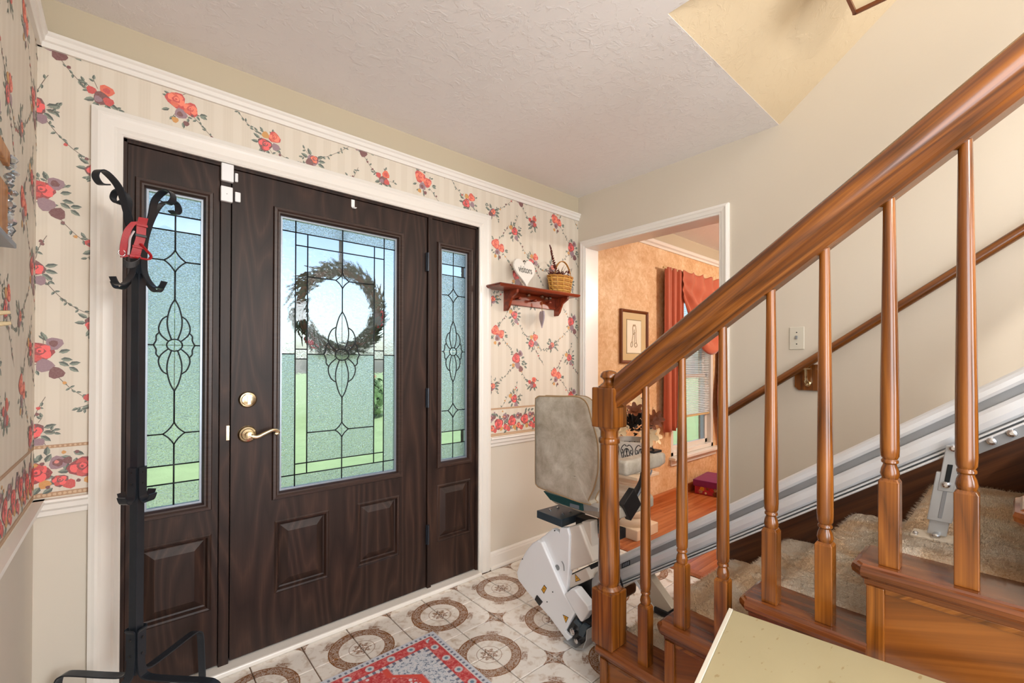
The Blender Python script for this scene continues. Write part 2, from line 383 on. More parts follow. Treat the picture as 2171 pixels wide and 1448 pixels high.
def bez(pts, n=8):   # chain of quadratic segments a,b,c,d,e -> (a,b,c),(c,d,e)
    out = []; pts = [Vector(p) for p in pts]
    for k in range(0, len(pts)-2, 2):
        for i in range(n+(k+2 >= len(pts)-1)): out.append(quad(i/n, pts[k], pts[k+1], pts[k+2]))
    return out
def catmull(pts, n=6):
    pts = [Vector(p) for p in pts]; out = []
    for i in range(len(pts)-1):
        p0, p1, p2, p3 = pts[max(i-1, 0)], pts[i], pts[i+1], pts[min(i+2, len(pts)-1)]
        for k in range(n):
            t = k/n; out.append(.5*((2*p1)+(p2-p0)*t+(2*p0-5*p1+4*p2-p3)*t*t+(3*p1-p0-3*p2+p3)*t**3))
    out.append(pts[-1]); return out
rng = random.Random(7)

# ------------------------------------------------------------------ room shell
H = 2.44; XL = -2.69; YB = -4.6; WT = .129
DX0, DX1, DZ = -2.478, -.898, 2.042        # entry unit inside the casing
RAIL = .79; CRB, CRT = 2.270, 2.318
m = MB()
def wall_strip(m, x0, x1, z0, z1, y0=0, y1=.16):
    for a, b, mi in ((0, RAIL, 0), (RAIL, 2.29, 1), (2.29, H+.06, 2)):
        lo, hi = max(a, z0), min(b, z1)
        if hi > lo: m.box((x0, y0, lo), (x1, y1, hi), mi)
wall_strip(m, XL-.1, DX0-.03, 0, 9); wall_strip(m, DX1+.03, WT, 0, 9); wall_strip(m, DX0-.03, DX1+.03, DZ+.03, 9)
wall_back = struct(m.build('wall_back', ['wainscot_paint', 'wallpaper', 'upper_paint']))
m = MB()
for a, b, mi in ((0, RAIL, 0), (RAIL, 2.29, 1), (2.29, H+.06, 2)):
    m.box((XL-.1, -2.6, a), (XL, 0, b), mi); m.box((XL-.1, YB, a), (XL, -4.2, b), mi)
m.box((XL-.1, -4.2, 0), (XL, -2.6, .35), 0); m.box((XL-.1, -4.2, 2.15), (XL, -2.6, 2.29), 1); m.box((XL-.1, -4.2, 2.29), (XL, -2.6, H+.06), 2)  # leaves an unseen gap behind the camera, added for the side area light
wall_left = struct(m.build('wall_left', ['wainscot_paint', 'wallpaper', 'upper_paint']))
JY0, JY1, JZ = -.0797, -1.016, 2.060
m = MB(); m.box((0, JY0+.02, 0), (WT, 0, 5.1)); m.box((0, JY1-.02, JZ+.02), (WT, JY0+.02, 5.1)); m.box((0, YB, 0), (WT, JY1-.02, 5.1))
wall_right = struct(m.build('wall_right', 'wall_paint'))
SX, SY, SS = -1.07, -1.311, .777           # stairwell opening edge, start and slope of its soffit
m = MB(); m.box((XL-.1, SY, H), (WT, .16, H+.08)); m.box((XL-.1, YB, H), (SX, SY, H+.08))
ceiling = struct(m.build('ceiling', 'ceiling_paint'))
m = MB(); zt = H+SS*(SY-YB)
m.prism([(SX-.1, SY, H+.001), (SX-.1, YB, zt), (SX-.1, YB, zt+.08), (SX-.1, SY, H+.081)], (-SX+.1+WT, 0, 0))
struct(m.build('ceiling_stairwell', 'soffit_paint'))
m = MB(); m.prism([(SX-.02, SY, H+.002), (SX-.02, YB, H+.002), (SX-.02, YB, zt+.05), (SX-.02, SY, H+.05)], (.02, 0, 0))
struct(m.build('wall_stairwell', 'soffit_paint'))
m = MB(); m.box((XL-.1, YB-.1, 0), (-1.9, YB, 5.2)); m.box((-.1, YB-.1, 0), (WT, YB, 5.2)); m.box((-1.9, YB-.1, 0), (-.1, YB, .55)); m.box((-1.9, YB-.1, 2.15), (-.1, YB, 3.3)); m.box((-1.9, YB-.1, 4.5), (-.1, YB, 5.2)); m.box((-1.9, YB-.1, 3.3), (-1.0, YB, 4.5))  # unseen openings added to fit the rear and upstairs area lights
struct(m.build('wall_front', 'wall_paint'))

def frame_loops(m, prof, fn, closed, mi=0):
    """prof: list of (d, depth); fn(d, depth) -> list of corner points"""
    loops = [fn(d, h) for d, h in prof]; n = len(loops[0])
    for k in range(len(loops)-1):
        for i in range(n if closed else n-1):
            j = (i+1) % n; m.add([loops[k][i], loops[k][j], loops[k+1][j], loops[k+1][i]], [(0, 1, 2, 3)], mi)
    return loops
CAS = [(0, .0), (0, -.010), (.006, -.014), (.016, -.012), (.024, -.017), (.05, -.019), (.058, -.022), (.066, -.022), (.074, -.019), (.083, -.016), (.083, 0)]
def u_casing(m, a0, a1, z1, to3, prof=CAS, s=1.0):
    frame_loops(m, prof, lambda d, h: [to3(a0-d*s, 0, h), to3(a0-d*s, z1+d*s, h), to3(a1+d*s, z1+d*s, h), to3(a1+d*s, 0, h)], False)
m = MB(); u_casing(m, DX0, DX1, DZ, lambda a, z, h: (a, h, z)); smooth_angle(struct(m.build('trim_1', 'white_trim', fix=False)))
m = MB(); u_casing(m, -JY0, -JY1, JZ, lambda a, z, h: (h, -a, z), s=.64)
smooth_angle(struct(m.build('trim_2', 'white_trim', fix=False)))
m = MB(); m.box((-.001, JY0, 0), (WT+.002, JY0+.02, JZ)); m.box((-.001, JY1-.02, 0), (WT+.002, JY1, JZ)); m.box((-.001, JY1-.02, JZ), (WT+.002, JY0+.02, JZ+.02))
struct(m.build('trim_3', 'white_trim', bevel=.002))
# picture rail at the top of the paper and chair rail below it
def hprof(m, prof, p0, p1, axis):
    loops = []
    for e in (p0, p1): loops.append([(e, -d, z) if axis == 'x' else (XL+d, e, z) for d, z in prof])
    m.loft(loops)
PR = [(0, CRB), (.010, CRB), (.012, CRB+.016), (.018, CRB+.020), (.020, CRB+.034), (.026, CRB+.040), (.026, CRT), (0, CRT)]
CR = [(0, RAIL-.055), (.008, RAIL-.055), (.010, RAIL-.04), (.018, RAIL-.032), (.020, RAIL-.016), (.028, RAIL-.008), (.026, RAIL), (0, RAIL)]
for nm, prof in (('trim_4', PR), ('trim_5', CR)):
    m = MB(); e = .083
    if prof is PR: hprof(m, prof, XL, 0, 'x')
    else: hprof(m, prof, XL, DX0-e, 'x'); hprof(m, prof, DX1+e, 0, 'x')
    hprof(m, prof, YB if prof is PR else -2.6, 0, 'y'); smooth_angle(struct(m.build(nm, 'white_trim')), 25)
BB = [(0, 0), (.014, 0), (.014, .075), (.011, .082), (.011, .09), (.006, .1), (0, .1)]
m = MB(); hprof(m, BB, XL, DX0-.083, 'x'); hprof(m, BB, DX1+.083, 0, 'x'); hprof(m, [(.014, 0), (.026, 0), (.024, .012), (.014, .018)], DX1+.083, 0, 'x')
struct(m.build('baseboard_back', 'white_trim'))
m = MB(); hprof(m, BB, YB, 0, 'y'); struct(m.build('baseboard_left', 'white_trim'))
m = MB(); m.box((DX0-.001, -.045, 0), (DX1+.001, .13, .022)); struct(m.build('trim_6', 'white_trim', bevel=.006))

# ------------------------------------------------------------------ floor of printed tiles
TP = .3929/2; MX, MY = -1.6867, -.2215
m = MB(); m.box((XL-.1, YB-.1, -.06), (.06, .0, -.006)); floor = struct(m.build('floor', 'grout'))
def tile_mesh(x0, x1, y0, y1):
    g = .0022; m = MB(); c = .0018; x0 += g; x1 -= g; y0 += g; y1 -= g
    m.loft([[(x0, y0, -.008), (x1, y0, -.008), (x1, y1, -.008), (x0, y1, -.008)], [(x0, y0, -c), (x1, y0, -c), (x1, y1, -c), (x0, y1, -c)], [(x0+c, y0+c, 0), (x1-c, y0+c, 0), (x1-c, y1-c, 0), (x0+c, y1-c, 0)]])
    return m
tcache = {}
for i in range(-6, 10):
    for j in range(-1, 12):
        cx, cy = MX+(i+.5)*TP, MY-(j+.5)*TP
        if cx-TP/2 > .03 or cx+TP/2 < XL+.01 or cy-TP/2 > -.01: continue
        # which corner is the medallion
        ix = i if i % 2 == 0 else i+1; jy = j if j % 2 == 0 else j+1
        sx = -1 if ix == i else 1; sy = 1 if jy == j else -1     # medallion at (cx+sx*h, cy+sy*h)
        rz = {(-1, -1): 0, (1, -1): 1, (1, 1): 2, (-1, 1): 3}[(sx, sy)]
        wx0, wx1 = max(cx-TP/2, XL), min(cx+TP/2, .03); wy0, wy1 = cy-TP/2, min(cy+TP/2, -.0)
        a = rz*pi/2; pts = [(wx0-cx, wy0-cy), (wx1-cx, wy1-cy)]
        loc = [(px*cos(a)+py*sin(a), -px*sin(a)+py*cos(a)) for px, py in pts]
        key = tuple(round(q, 4) for p in loc for q in p)
        if key not in tcache:
            xs = sorted((loc[0][0], loc[1][0])); ys = sorted((loc[0][1], loc[1][1]))
            o = tile_mesh(xs[0], xs[1], ys[0], ys[1]).build('tile', 'tile_print', floor); tcache[key] = o
        else:
            o = tcache[key].copy(); COL.objects.link(o); o.parent = floor
        o.location = (cx, cy, 0); o.rotation_euler = (0, 0, a)

# ------------------------------------------------------------------ printed roses on the paper
RED, CORAL, MAR, LEAF, LEAF2, GOLD, STEM, PUR, PINK = (L(200, 58, 62), L(222, 98, 72), L(112, 58, 66), L(58, 78, 76), L(120, 136, 124), L(206, 146, 70), L(74, 58, 48), L(146, 116, 130), L(226, 132, 124))
class Print:
    def __init__(s): s.p = []
    def poly(s, pts, col, lay): s.p.append((pts, col, lay))
    def leaf(s, u, v, l, w, a, c1=LEAF, c2=LEAF2, lay=1):
        ca, sa = cos(a), sin(a); T = lambda x, y: (u+x*ca-y*sa, v+x*sa+y*ca)
        s.poly([T(0, 0), T(l*.3, w*.5), T(l*.7, w*.4), T(l, 0)], c1, lay); s.poly([T(0, 0), T(l, 0), T(l*.65, -w*.42), T(l*.28, -w*.46)], c2, lay)
    def disc(s, u, v, r, col, lay, n=9, jag=.12, ry=1):
        ph = rng.random()*6; s.poly([(u+r*(1+jag*sin(3*t+ph))*cos(t), v+ry*r*(1+jag*sin(3*t+ph))*sin(t)) for t in [2*pi*i/n for i in range(n)]], col, lay)
    def rose(s, u, v, r, c, dark):
        s.disc(u, v, r, dark, 2, 12, .14)
        li = tuple(min(1, q*1.5+.03) for q in c)
        for k in range(5):
            a = k*2*pi/5+rng.random(); s.disc(u+cos(a)*r*.5, v+sin(a)*r*.5, r*.42, c if k % 2 else li, 3, 8, .1)
        s.disc(u, v+r*.1, r*.42, dark, 4, 8, .15); s.disc(u+r*.06, v+r*.16, r*.28, li, 5, 7, .1); s.disc(u, v+r*.1, r*.13, dark, 6, 6, .1)
    def stem(s, pts, w, col=STEM):
        for a, b in zip(pts[:-1], pts[1:]):
            d = (b[0]-a[0], b[1]-a[1]); l = sqrt(d[0]**2+d[1]**2) or 1; nx, ny = -d[1]/l*w/2, d[0]/l*w/2
            s.poly([(a[0]+nx, a[1]+ny), (b[0]+nx, b[1]+ny), (b[0]-nx, b[1]-ny), (a[0]-nx, a[1]-ny)], col, 1)
    def vine(s, a, b, sag, n=7):
        pts = [(a[0]+(b[0]-a[0])*t, a[1]+(b[1]-a[1])*t-sag*4*t*(1-t)) for t in [i/n for i in range(n+1)]]
        s.stem(pts, .0016)
        for i, (u, v) in enumerate(pts[1:-1]):
            t = rng.random()
            if t < .45: s.leaf(u, v, .016, .008, rng.random()*6.3)
            elif t < .75: s.disc(u+rng.uniform(-.006, .006), v+rng.uniform(-.006, .006), .0055, rng.choice((MAR, MAR, GOLD, RED)), 2, 7); s.leaf(u, v, .012, .006, rng.random()*6.3)
            else: s.leaf(u, v, .014, .007, rng.random()*6.3); s.leaf(u, v, .014, .007, rng.random()*6.3)
    def cluster(s, kind, u, v):
        n0 = len(s.p); s._cluster(kind, u, v); K = 1.22
        for k in range(n0, len(s.p)): p, c, l = s.p[k]; s.p[k] = ([(u+(a-u)*K, v+(b-v)*K) for a, b in p], c, l)
        for k in range(5):
            a = rng.random()*6.3; r = rng.uniform(.042, .06); s.stem([(u+cos(a)*.03, v+sin(a)*.03), (u+cos(a)*r, v+sin(a)*r)], .0014); s.leaf(u+cos(a)*r, v+sin(a)*r, .018, .009, a+rng.uniform(-.8, .8)); s.leaf(u+cos(a)*r*.9, v+sin(a)*r*.9, .015, .008, a+rng.uniform(.6, 1.4))
    def _cluster(s, kind, u, v):
        if kind == 'A':
            for a, d in ((2.2, .03), (1.7, .034), (.3, .032), (-.2, .03), (-.7, .03), (3.6, .03), (4.2, .034), (5.0, .03)): s.leaf(u+cos(a)*d*.7, v+sin(a)*d*.7, .026, .012, a)
            s.rose(u, v, .022, RED, MAR); s.disc(u-.026, v+.016, .012, GOLD, 2); s.disc(u+.012, v-.032, .013, PUR, 2)
        elif kind == 'B':
            s.rose(u-.014, v+.012, .025, CORAL, RED); s.rose(u+.022, v-.004, .021, CORAL, RED)
            s.disc(u-.002, v-.026, .016, PUR, 2, 10); s.disc(u-.004, v-.028, .008, MAR, 3)
            for a in (-.3, .25): s.leaf(u+.046, v-.014, .022, .012, a)
            s.leaf(u-.03, v-.02, .022, .01, 3.6); s.disc(u-.016, v-.05, .009, GOLD, 2); s.disc(u+.012, v-.052, .008, MAR, 2); s.leaf(u+.004, v-.05, .02, .009, 4.8)
        elif kind == 'C':
            s.rose(u-.014, v-.014, .022, RED, MAR); s.rose(u+.016, v+.02, .019, CORAL, RED); s.disc(u-.012, v+.02, .012, GOLD, 2); s.disc(u+.02, v-.012, .013, PUR, 2)
            for a in (2.6, 3.2, 4.2, 4.9, -.4): s.leaf(u-.01+cos(a)*.022, v-.008+sin(a)*.022, .024, .011, a)
        elif kind == 'D':
            s.disc(u, v, .02, PUR, 2, 11); s.disc(u-.012, v-.01, .014, MAR, 3, 9); s.rose(u+.004, v+.004, .015, CORAL, MAR)
            for a in (.1, .6, -.4, 2.0, 2.8, 4.4): s.leaf(u+cos(a)*.018, v+sin(a)*.018, .027, .013, a)
        elif kind == 'F':
            s.rose(u-.006, v+.006, .027, RED, L(150, 36, 50)); s.disc(u+.022, v+.03, .017, PUR, 2, 10); s.disc(u+.02, v+.03, .009, MAR, 3)
            s.disc(u+.004, v-.03, .018, PUR, 2, 10); s.disc(u+.026, v-.05, .016, MAR, 2, 10)
            for a, uu, vv in ((.3, .03, .006), (-.1, .034, -.012), (-.5, .03, -.02), (.2, .05, -.026), (-.6, .05, -.034), (1.9, .006, .036)): s.leaf(u+uu, v+vv, .024, .012, a)
            s.disc(u-.026, v-.03, .010, GOLD, 2)
        elif kind == 'G':
            s.disc(u+.01, v+.024, .016, CORAL, 2, 10); s.disc(u+.01, v+.024, .008, RED, 3); s.disc(u-.022, v+.014, .011, RED, 2); s.disc(u, v-.002, .019, MAR, 2, 11); s.disc(u+.014, v-.006, .012, RED, 3); s.disc(u-.008, v-.006, .009, PUR, 3)
            for a in (3.6, 4.2, 5.2, 5.7): s.leaf(u+cos(a)*.016, v+sin(a)*.016, .026, .013, a)
    def clip(s, rects):
        out = []
        for pts, col, lay in s.p:
            for (x0, x1, y0, y1) in rects:
                q = pts
                for ax, lim, sg in ((0, x0, 1), (0, x1, -1), (1, y0, 1), (1, y1, -1)):
                    r = []
                    for i in range(len(q)):
                        a, b = q[i-1], q[i]; da, db = (a[ax]-lim)*sg, (b[ax]-lim)*sg
                        if (da >= 0) != (db >= 0):
                            t = da/(da-db); r.append((a[0]+(b[0]-a[0])*t, a[1]+(b[1]-a[1])*t))
                        if db >= 0: r.append(b)
                    q = r
                    if not q: break
                if len(q) > 2: out.append((q, col, lay))
        return out
MOT = [('A', -.615, 1.545), ('B', -.752, 1.425), ('C', -.451, 1.386), ('D', -.273, 1.361), ('F', -.592, 1.264), ('G', -.455, 1.101)]
def paper_print(u0, u1):
    P = Print()
    for i in range(-8, 8):
        for j in range(-8, 8):
            du, dv = i*.52, j*.53-i*.265
            if not (u0-.9 < -.5+du < u1+.9) or not (.3 < 1.3+dv < 2.8): continue
            for k, u, v in MOT: P.cluster(k, u+du, v+dv)
            g = {k: (u+du, v+dv) for k, u, v in MOT}
            P.vine(g['B'], (g['F'][0]-.02, g['F'][1]+.02), -.01, 9); P.vine((g['F'][0]+.02, g['F'][1]-.05), g['G'], .02, 8)
            P.vine((g['C'][0]+.03, g['C'][1]-.03), (g['D'][0]-.02, g['D'][1]-.02), .02, 8); P.vine(g['D'], (g['D'][0]+.19, g['D'][1]+.14), .01, 9)
            P.vine((g['A'][0]+.02, g['A'][1]-.03), (g['C'][0]-.03, g['C'][1]+.02), .02, 8); P.vine((g['C'][0], g['C'][1]-.03), (g['C'][0]+.1, g['C'][1]-.16), .0, 8)
            P.vine((g['B'][0]+.0, g['B'][1]+.04), (g['A'][0]-.05, g['A'][1]+.03), .01, 7); P.vine((g['A'][0], g['A'][1]+.03), (g['A'][0]+.03, g['A'][1]+.11), -.005, 4)
    return P
def ink_mesh(polys, to3, name, parent):
    m = MB()
    for i, (q, col, lay) in enumerate(polys): m.add([to3(u, v, .0003+lay*.0002+(i % 60)*.000003) for u, v in q], [tuple(range(len(q)))], 0, col)
    o = m.build(name, 'print_ink', parent, fix=False); return o
BT, BBT = .955, RAIL
back_rects = [(XL, DX0-.082, BT+.012, CRB), (DX0-.082, DX1+.082, DZ+.082, CRB), (DX1+.082, 0, BT+.012, CRB)]
ink_mesh(paper_print(XL, 0).clip(back_rects), lambda u, v, h: (u, -h, v), 'rose_print', wall_back)
ink_mesh(paper_print(-1.4, 1.2).clip([(-1.0, 0, BT+.012, CRB)]), lambda u, v, h: (XL+h, u, v), 'rose_print', wall_left)
def border_print(u0, u1):
    P = Print(); u = u0
    BR = L(172, 132, 96)
    P.poly([(u0, BT), (u1, BT), (u1, BT+.011), (u0, BT+.011)], BR, 0); P.poly([(u0, BBT+.004), (u1, BBT+.004), (u1, BBT+.02), (u0, BBT+.02)], BR, 0)
    for k in range(int((u1-u0)/.012)):
        q = u0+k*.012; P.disc(q, BT+.0055, .0035, L(204, 172, 138), 1, 6); P.disc(q, BBT+.012, .005, L(204, 172, 138), 1, 6)
    k = 0
    while u < u1+.05:
        for _ in range(13): P.leaf(u+rng.uniform(-.04, .07), rng.uniform(BBT+.03, BT-.015), .03, .016, rng.random()*6.3)
        P.rose(u+.005, .875+.008*sin(k*2), .034, RED, L(140, 34, 50)); P.disc(u+.055, .905, .022, PUR, 2, 11); P.disc(u+.055, .905, .013, MAR, 3, 9); P.disc(u+.052, .908, .006, PINK, 4, 7)
        P.rose(u+.06, .845, .02, CORAL if k % 2 else RED, MAR); P.disc(u+.025, .838, .015, GOLD, 2, 9); P.disc(u-.03, .91, .012, MAR, 2, 9); P.disc(u-.025, .83, .016, RED, 2, 9)
        for _ in range(4): P.disc(u+rng.uniform(-.04, .06), rng.uniform(BBT+.03, BT-.012), .006, rng.choice((GOLD, MAR, PUR)), 3, 7)
        u += .108; k += 1
    return P
ink_mesh(border_print(XL, 0).clip([(XL, DX0-.082, BBT, BT+.012), (DX1+.082, 0, BBT, BT+.012)]), lambda u, v, h: (u, -h, v), 'border_print', wall_back)
ink_mesh(border_print(-1.0, 0).clip([(-1.0, 0, BBT, BT+.012)]), lambda u, v, h: (XL+h, u, v), 'border_print', wall_left)

# ------------------------------------------------------------------ entry door and side lights
YF = .012      # room face of the slabs
m = MB()
m.box((DX0-.03, .004, .02), (DX0+.012, .15, DZ+.03)); m.box((DX1-.012, .004, .02), (DX1+.03, .15, DZ+.03)); m.box((DX0, .004, DZ-.012), (DX1, .15, DZ+.03))
for a, b in ((DX0-.02, DX0+.03), (DX1-.03, DX1+.02)): m.box((a, .058, .02), (b, .14, DZ))
m.box((DX0, .058, DZ-.03), (DX1, .14, DZ)); m.box((DX0, .058, .02), (DX1, .14, .05))
ML0, ML1 = PY(466, 700, .006).x, PY(490, 700, .006).x
MR0, MR1 = PY(906, 700, .006).x, PY(915, 700, .006).x
m.box((ML0, .002, .022), (ML1-.003, .12, DZ)); m.box((MR0+.003, .002, .022), (MR1, .12, DZ)); m.box((ML0-.012, .058, .022), (ML1+.012, .12, DZ)); m.box((MR0-.012, .058, .022), (MR1+.012, .12, DZ))
struct(m.build('trim_7', 'door_brown', bevel=.002))
def bp(px, py): p = PY(px, py, YF); return p.x, p.z
def unit(name, x0, x1, gl, panels, glazing):
    """slab between x0..x1 with a glazed opening gl=(x0,x1,z0,z1) and raised panels"""
    z0, z1 = .028, DZ-.014
    root = struct(bpy.data.objects.new(name, None)); COL.objects.link(root); ORG[name] = Vector()
    m = MB(); T = YF+.042
    def bx(a, b, c, d):
        if b-a > .001 and d-c > .001: m.box((a, YF, c), (b, T, d))
    bx(x0, gl[0], z0, z1); bx(gl[1], x1, z0, z1); bx(gl[0], gl[1], gl[3], z1)
    pz0, pz1 = min(p[2] for p in panels), max(p[3] for p in panels)
    bx(gl[0], gl[1], pz1, gl[2]); bx(gl[0], gl[1], z0, pz0)
    xs = gl[0]
    for p in sorted(panels): bx(xs, p[0], pz0, pz1); xs = p[1]
    bx(xs, gl[1], pz0, pz1)
    m.build('slab', 'door_brown', root)
    for p in panels:
        q = MB(); fn = lambda d, h: [(p[0]+d, YF+h, p[2]+d), (p[1]-d, YF+h, p[2]+d), (p[1]-d, YF+h, p[3]-d), (p[0]+d, YF+h, p[3]-d)]
        w = min(.052, (p[1]-p[0])*.24)
        lo = frame_loops(q, [(-.003, -.001), (.003, -.005), (.010, -.003), (.016, .010), (.022, .012), (w, -.001)], fn, True)
        q.add(lo[-1], [(0, 1, 2, 3)]); q.build('panel', 'door_brown', root, fix=False)
    q = MB(); fn = lambda d, h: [(gl[0]+d, YF+h, gl[2]+d), (gl[1]-d, YF+h, gl[2]+d), (gl[1]-d, YF+h, gl[3]-d), (gl[0]+d, YF+h, gl[3]-d)]
    frame_loops(q, [(-.004, -.001), (.0, -.012), (.010, -.013), (.016, -.007), (.022, -.007), (.028, .006)], fn, True)
    q.build('glass_moulding', 'door_brown_flat', root, fix=False)
    q = MB(); frame_loops(q, [(.027, .006), (.030, .010), (.036, .010), (.036, .03)], fn, True); q.build('spacer', 'spacer', root, fix=False)
    glazing(root, (gl[0]+.034, gl[1]-.034, gl[2]+.034, gl[3]-.034))
    return root
YG = YF+.022
def came(m, pts, r=.0028):
    m.tube([(x, YG-.004, z) for x, z in pts], r, 6)
def pane(root, x0, x1, z0, z1, mat):
    MB().box((x0+.001, YG-.003, z0+.001), (x1-.001, YG+.003, z1-.001)).build('pane', mat, root)
def ornament(m, cx, cz, w, h):
    T = lambda p: (cx+p[0]*w, cz+p[1]*h); cu = lambda ps: came(m, [T(p) for p in catmull([Vector((a, b, 0)) for a, b in ps], 6)])
    came(m, [(cx+.38*w*cos(t), cz+.13*h*sin(t)) for t in [2*pi*i/20 for i in range(21)]])
    for sv in (1, -1):
        for su in (1, -1):
            cu([(0, sv), (su*.2, sv*.84), (su*.35, sv*.58), (su*.33, sv*.36), (su*.16, sv*.13)])
            cu([(su*.35, sv*.63), (su*.6, sv*.55), (su*.76, sv*.37), (su*.66, sv*.22), (su*.33, sv*.09)])
            cu([(su*.73, sv*.27), (su*.87, sv*.2), (su*.88, sv*.1), (su*1.0, 0)])
def diamond(m, cx, cz, w, h):
    for a in range(4):
        p = [(0, h), (w, 0), (0, -h), (-w, 0)]; A, B = p[a], p[(a+1) % 4]
        mid = ((A[0]+B[0])/2*.72, (A[1]+B[1])/2*.72)
        came(m, [(cx+q.x, cz+q.y) for q in bez([Vector((*A, 0)), Vector((*mid, 0)), Vector((*B, 0))], 6)])
def glaze_main(root, g):
    X = [PY(px, 700, YG).x for px in (625.5, 651, 725, 792.5, 813)]; v1, v2, c, v4, v5 = X
    Z = [PY(725, py, YG).z for py in (511, 536, 596, 752, 910, 970, 991)]; t1, t2, dt, mid, db, b1, b2 = Z
    x0, x1, z0, z1 = g; m = MB()
    for x in (v1, v5): came(m, [(x, z0), (x, z1)])
    for x in (v2, v4): came(m, [(x, b2), (x, t1)])
    for z in (t1, b2): came(m, [(x0, z), (x1, z)])
    for z in (t2, b1): came(m, [(v1, z), (v5, z)])
    hh, hw = mid-PY(724, 843, YG).z, .085
    dh, dw = .036, .032
    came(m, [(c, z1), (c, dt+dh)]); came(m, [(c, dt-dh), (c, mid+hh)]); came(m, [(c, mid-hh), (c, db+dh)]); came(m, [(c, db-dh), (c, z0)])
    for z in (dt, db): came(m, [(v2, z), (c-dw, z)]); came(m, [(c+dw, z), (v4, z)]); diamond(m, c, z, dw, dh)
    ornament(m, c, mid, hw, hh); came(m, [(v2, mid), (c-hw, mid)]); came(m, [(c+hw, mid), (v4, mid)]); came(m, [(x0, mid), (v1, mid)]); came(m, [(v5, mid), (x1, mid)])
    for a, b in ((v1, v2), (v4, v5)):
        for dz in (.022, -.022): came(m, [(a, mid+dz), (b, mid+dz)])
    m.build('came', 'came', root, smooth=True)
    for a, b in ((x0, v1), (v5, x1)):
        pane(root, a, b, z0, b2, 'glass_obscure'); pane(root, a, b, b2, mid, 'glass_obscure'); pane(root, a, b, mid, t1, 'glass_water'); pane(root, a, b, t1, z1, 'glass_obscure')
    for a, b in ((v1, c), (c, v5)): pane(root, a, b, z0, b2, 'glass_obscure'); pane(root, a, b, t1, z1, 'glass_obscure')
    for a, b in ((v1, v2), (v4, v5)): pane(root, a, b, b2, mid-.022, 'glass_clear'); pane(root, a, b, mid-.022, mid+.022, 'glass_water'); pane(root, a, b, mid+.022, t1, 'glass_clear')
    for a, b in ((v2, c), (c, v4)): pane(root, a, b, b2, b1, 'glass_clear'); pane(root, a, b, t2, t1, 'glass_clear'); pane(root, a, b, b1, mid, 'glass_obscure'); pane(root, a, b, mid, t2, 'glass_water')
def glaze_side(root, g):
    x0, x1, z0, z1 = g; c = (x0+x1)/2; mid = (z0+z1)/2+.02; m = MB()
    hh = (z1-z0)*.148; hw = (x1-x0)*.385; dt, db = mid+(z1-z0)*.272, mid-(z1-z0)*.285; dh, dw = .042, .034
    t1, t2, b1, b2 = z1-.075, z1-.135, z0+.155, z0+.085
    came(m, [(c, z1), (c, dt+dh)]); came(m, [(c, dt-dh), (c, mid+hh)]); came(m, [(c, mid-hh), (c, db+dh)]); came(m, [(c, db-dh), (c, z0)])
    for z in (t1, t2, b1, b2): came(m, [(x0, z), (x1, z)])
    for z in (dt, db): came(m, [(x0, z), (c-dw, z)]); came(m, [(c+dw, z), (x1, z)]); diamond(m, c, z, dw, dh)
    ornament(m, c, mid, hw, hh); came(m, [(x0, mid), (c-hw, mid)]); came(m, [(c+hw, mid), (x1, mid)])
    m.build('came', 'came', root, smooth=True)
    for a, b in ((x0, c), (c, x1)):
        for lo, hi, mt in ((z0, b2, 'glass_obscure'), (b2, b1, 'glass_clear'), (b1, mid, 'glass_obscure'), (mid, t2, 'glass_obscure'), (t2, t1, 'glass_clear'), (t1, z1, 'glass_obscure')): pane(root, a, b, lo, hi, mt)
def rect(tl, tr, br, bl):
    a, b, c, d = bp(*tl), bp(*tr), bp(*br), bp(*bl); return ((a[0]+d[0])/2, (b[0]+c[0])/2, (c[1]+d[1])/2, (a[1]+b[1])/2)
G = rect((581, 438), (855, 498), (850, 1008), (578, 1060))
door = unit('door_1', ML1+.002, MR0-.002, G, [rect((583, 1106), (697, 1082), (695, 1224), (583, 1256)), rect((758, 1069), (846, 1050), (845, 1174), (758, 1203))], glaze_main)
G1 = rect((286, 378), (451, 409), (446, 1079), (286, 1107))
win1 = unit('window_1', DX0+.013, ML0-.002, G1, [rect((288, 1168), (446, 1131), (446, 1297), (288, 1335))], glaze_side)
G2 = rect((926.5, 513), (1001, 530), (998, 977), (927, 993))
win2 = unit('window_2', MR1+.002, DX1-.013, G2, [rect((927, 1029), (996, 1016), (996, 1128), (927, 1148))], glaze_side)
# hardware
dx, dz = bp(525, 847)
m = MB(); m.lathe([(.034, 0), (.034, -.004), (.029, -.011), (.025, -.012), (.023, -.018), (.012, -.02)], (dx, YF, dz), 28, 'y'); m.box((dx-.005, YF-.034, dz-.017), (dx+.005, YF-.018, dz+.017))
smooth_angle(m.build('deadbolt', 'brass', door))
lx, lz = bp(524, 920)
m = MB(); m.lathe([(.035, 0), (.035, -.004), (.031, -.008), (.030, -.012), (.024, -.015), (.022, -.02), (.013, -.024), (.012, -.045), (.016, -.048), (.016, -.058), (.008, -.062)], (lx, YF, lz), 28, 'y')
lv = smooth_angle(m.build('door_lever', 'brass', door))
pth = catmull([(lx, YF-.053, lz), (lx+.025, YF-.055, lz-.008), (lx+.05, YF-.056, lz+.002), (lx+.08, YF-.055, lz+.014), (lx+.1, YF-.053, lz+.011), (lx+.106, YF-.052, lz+.001), (lx+.098, YF-.052, lz-.004), (lx+.094, YF-.052, lz+.002)], 6)
m = MB(); m.tube(pth, [.0095-.004*i/len(pth) for i in range(len(pth))], 10); m.build('handle', 'brass', lv, smooth=True)
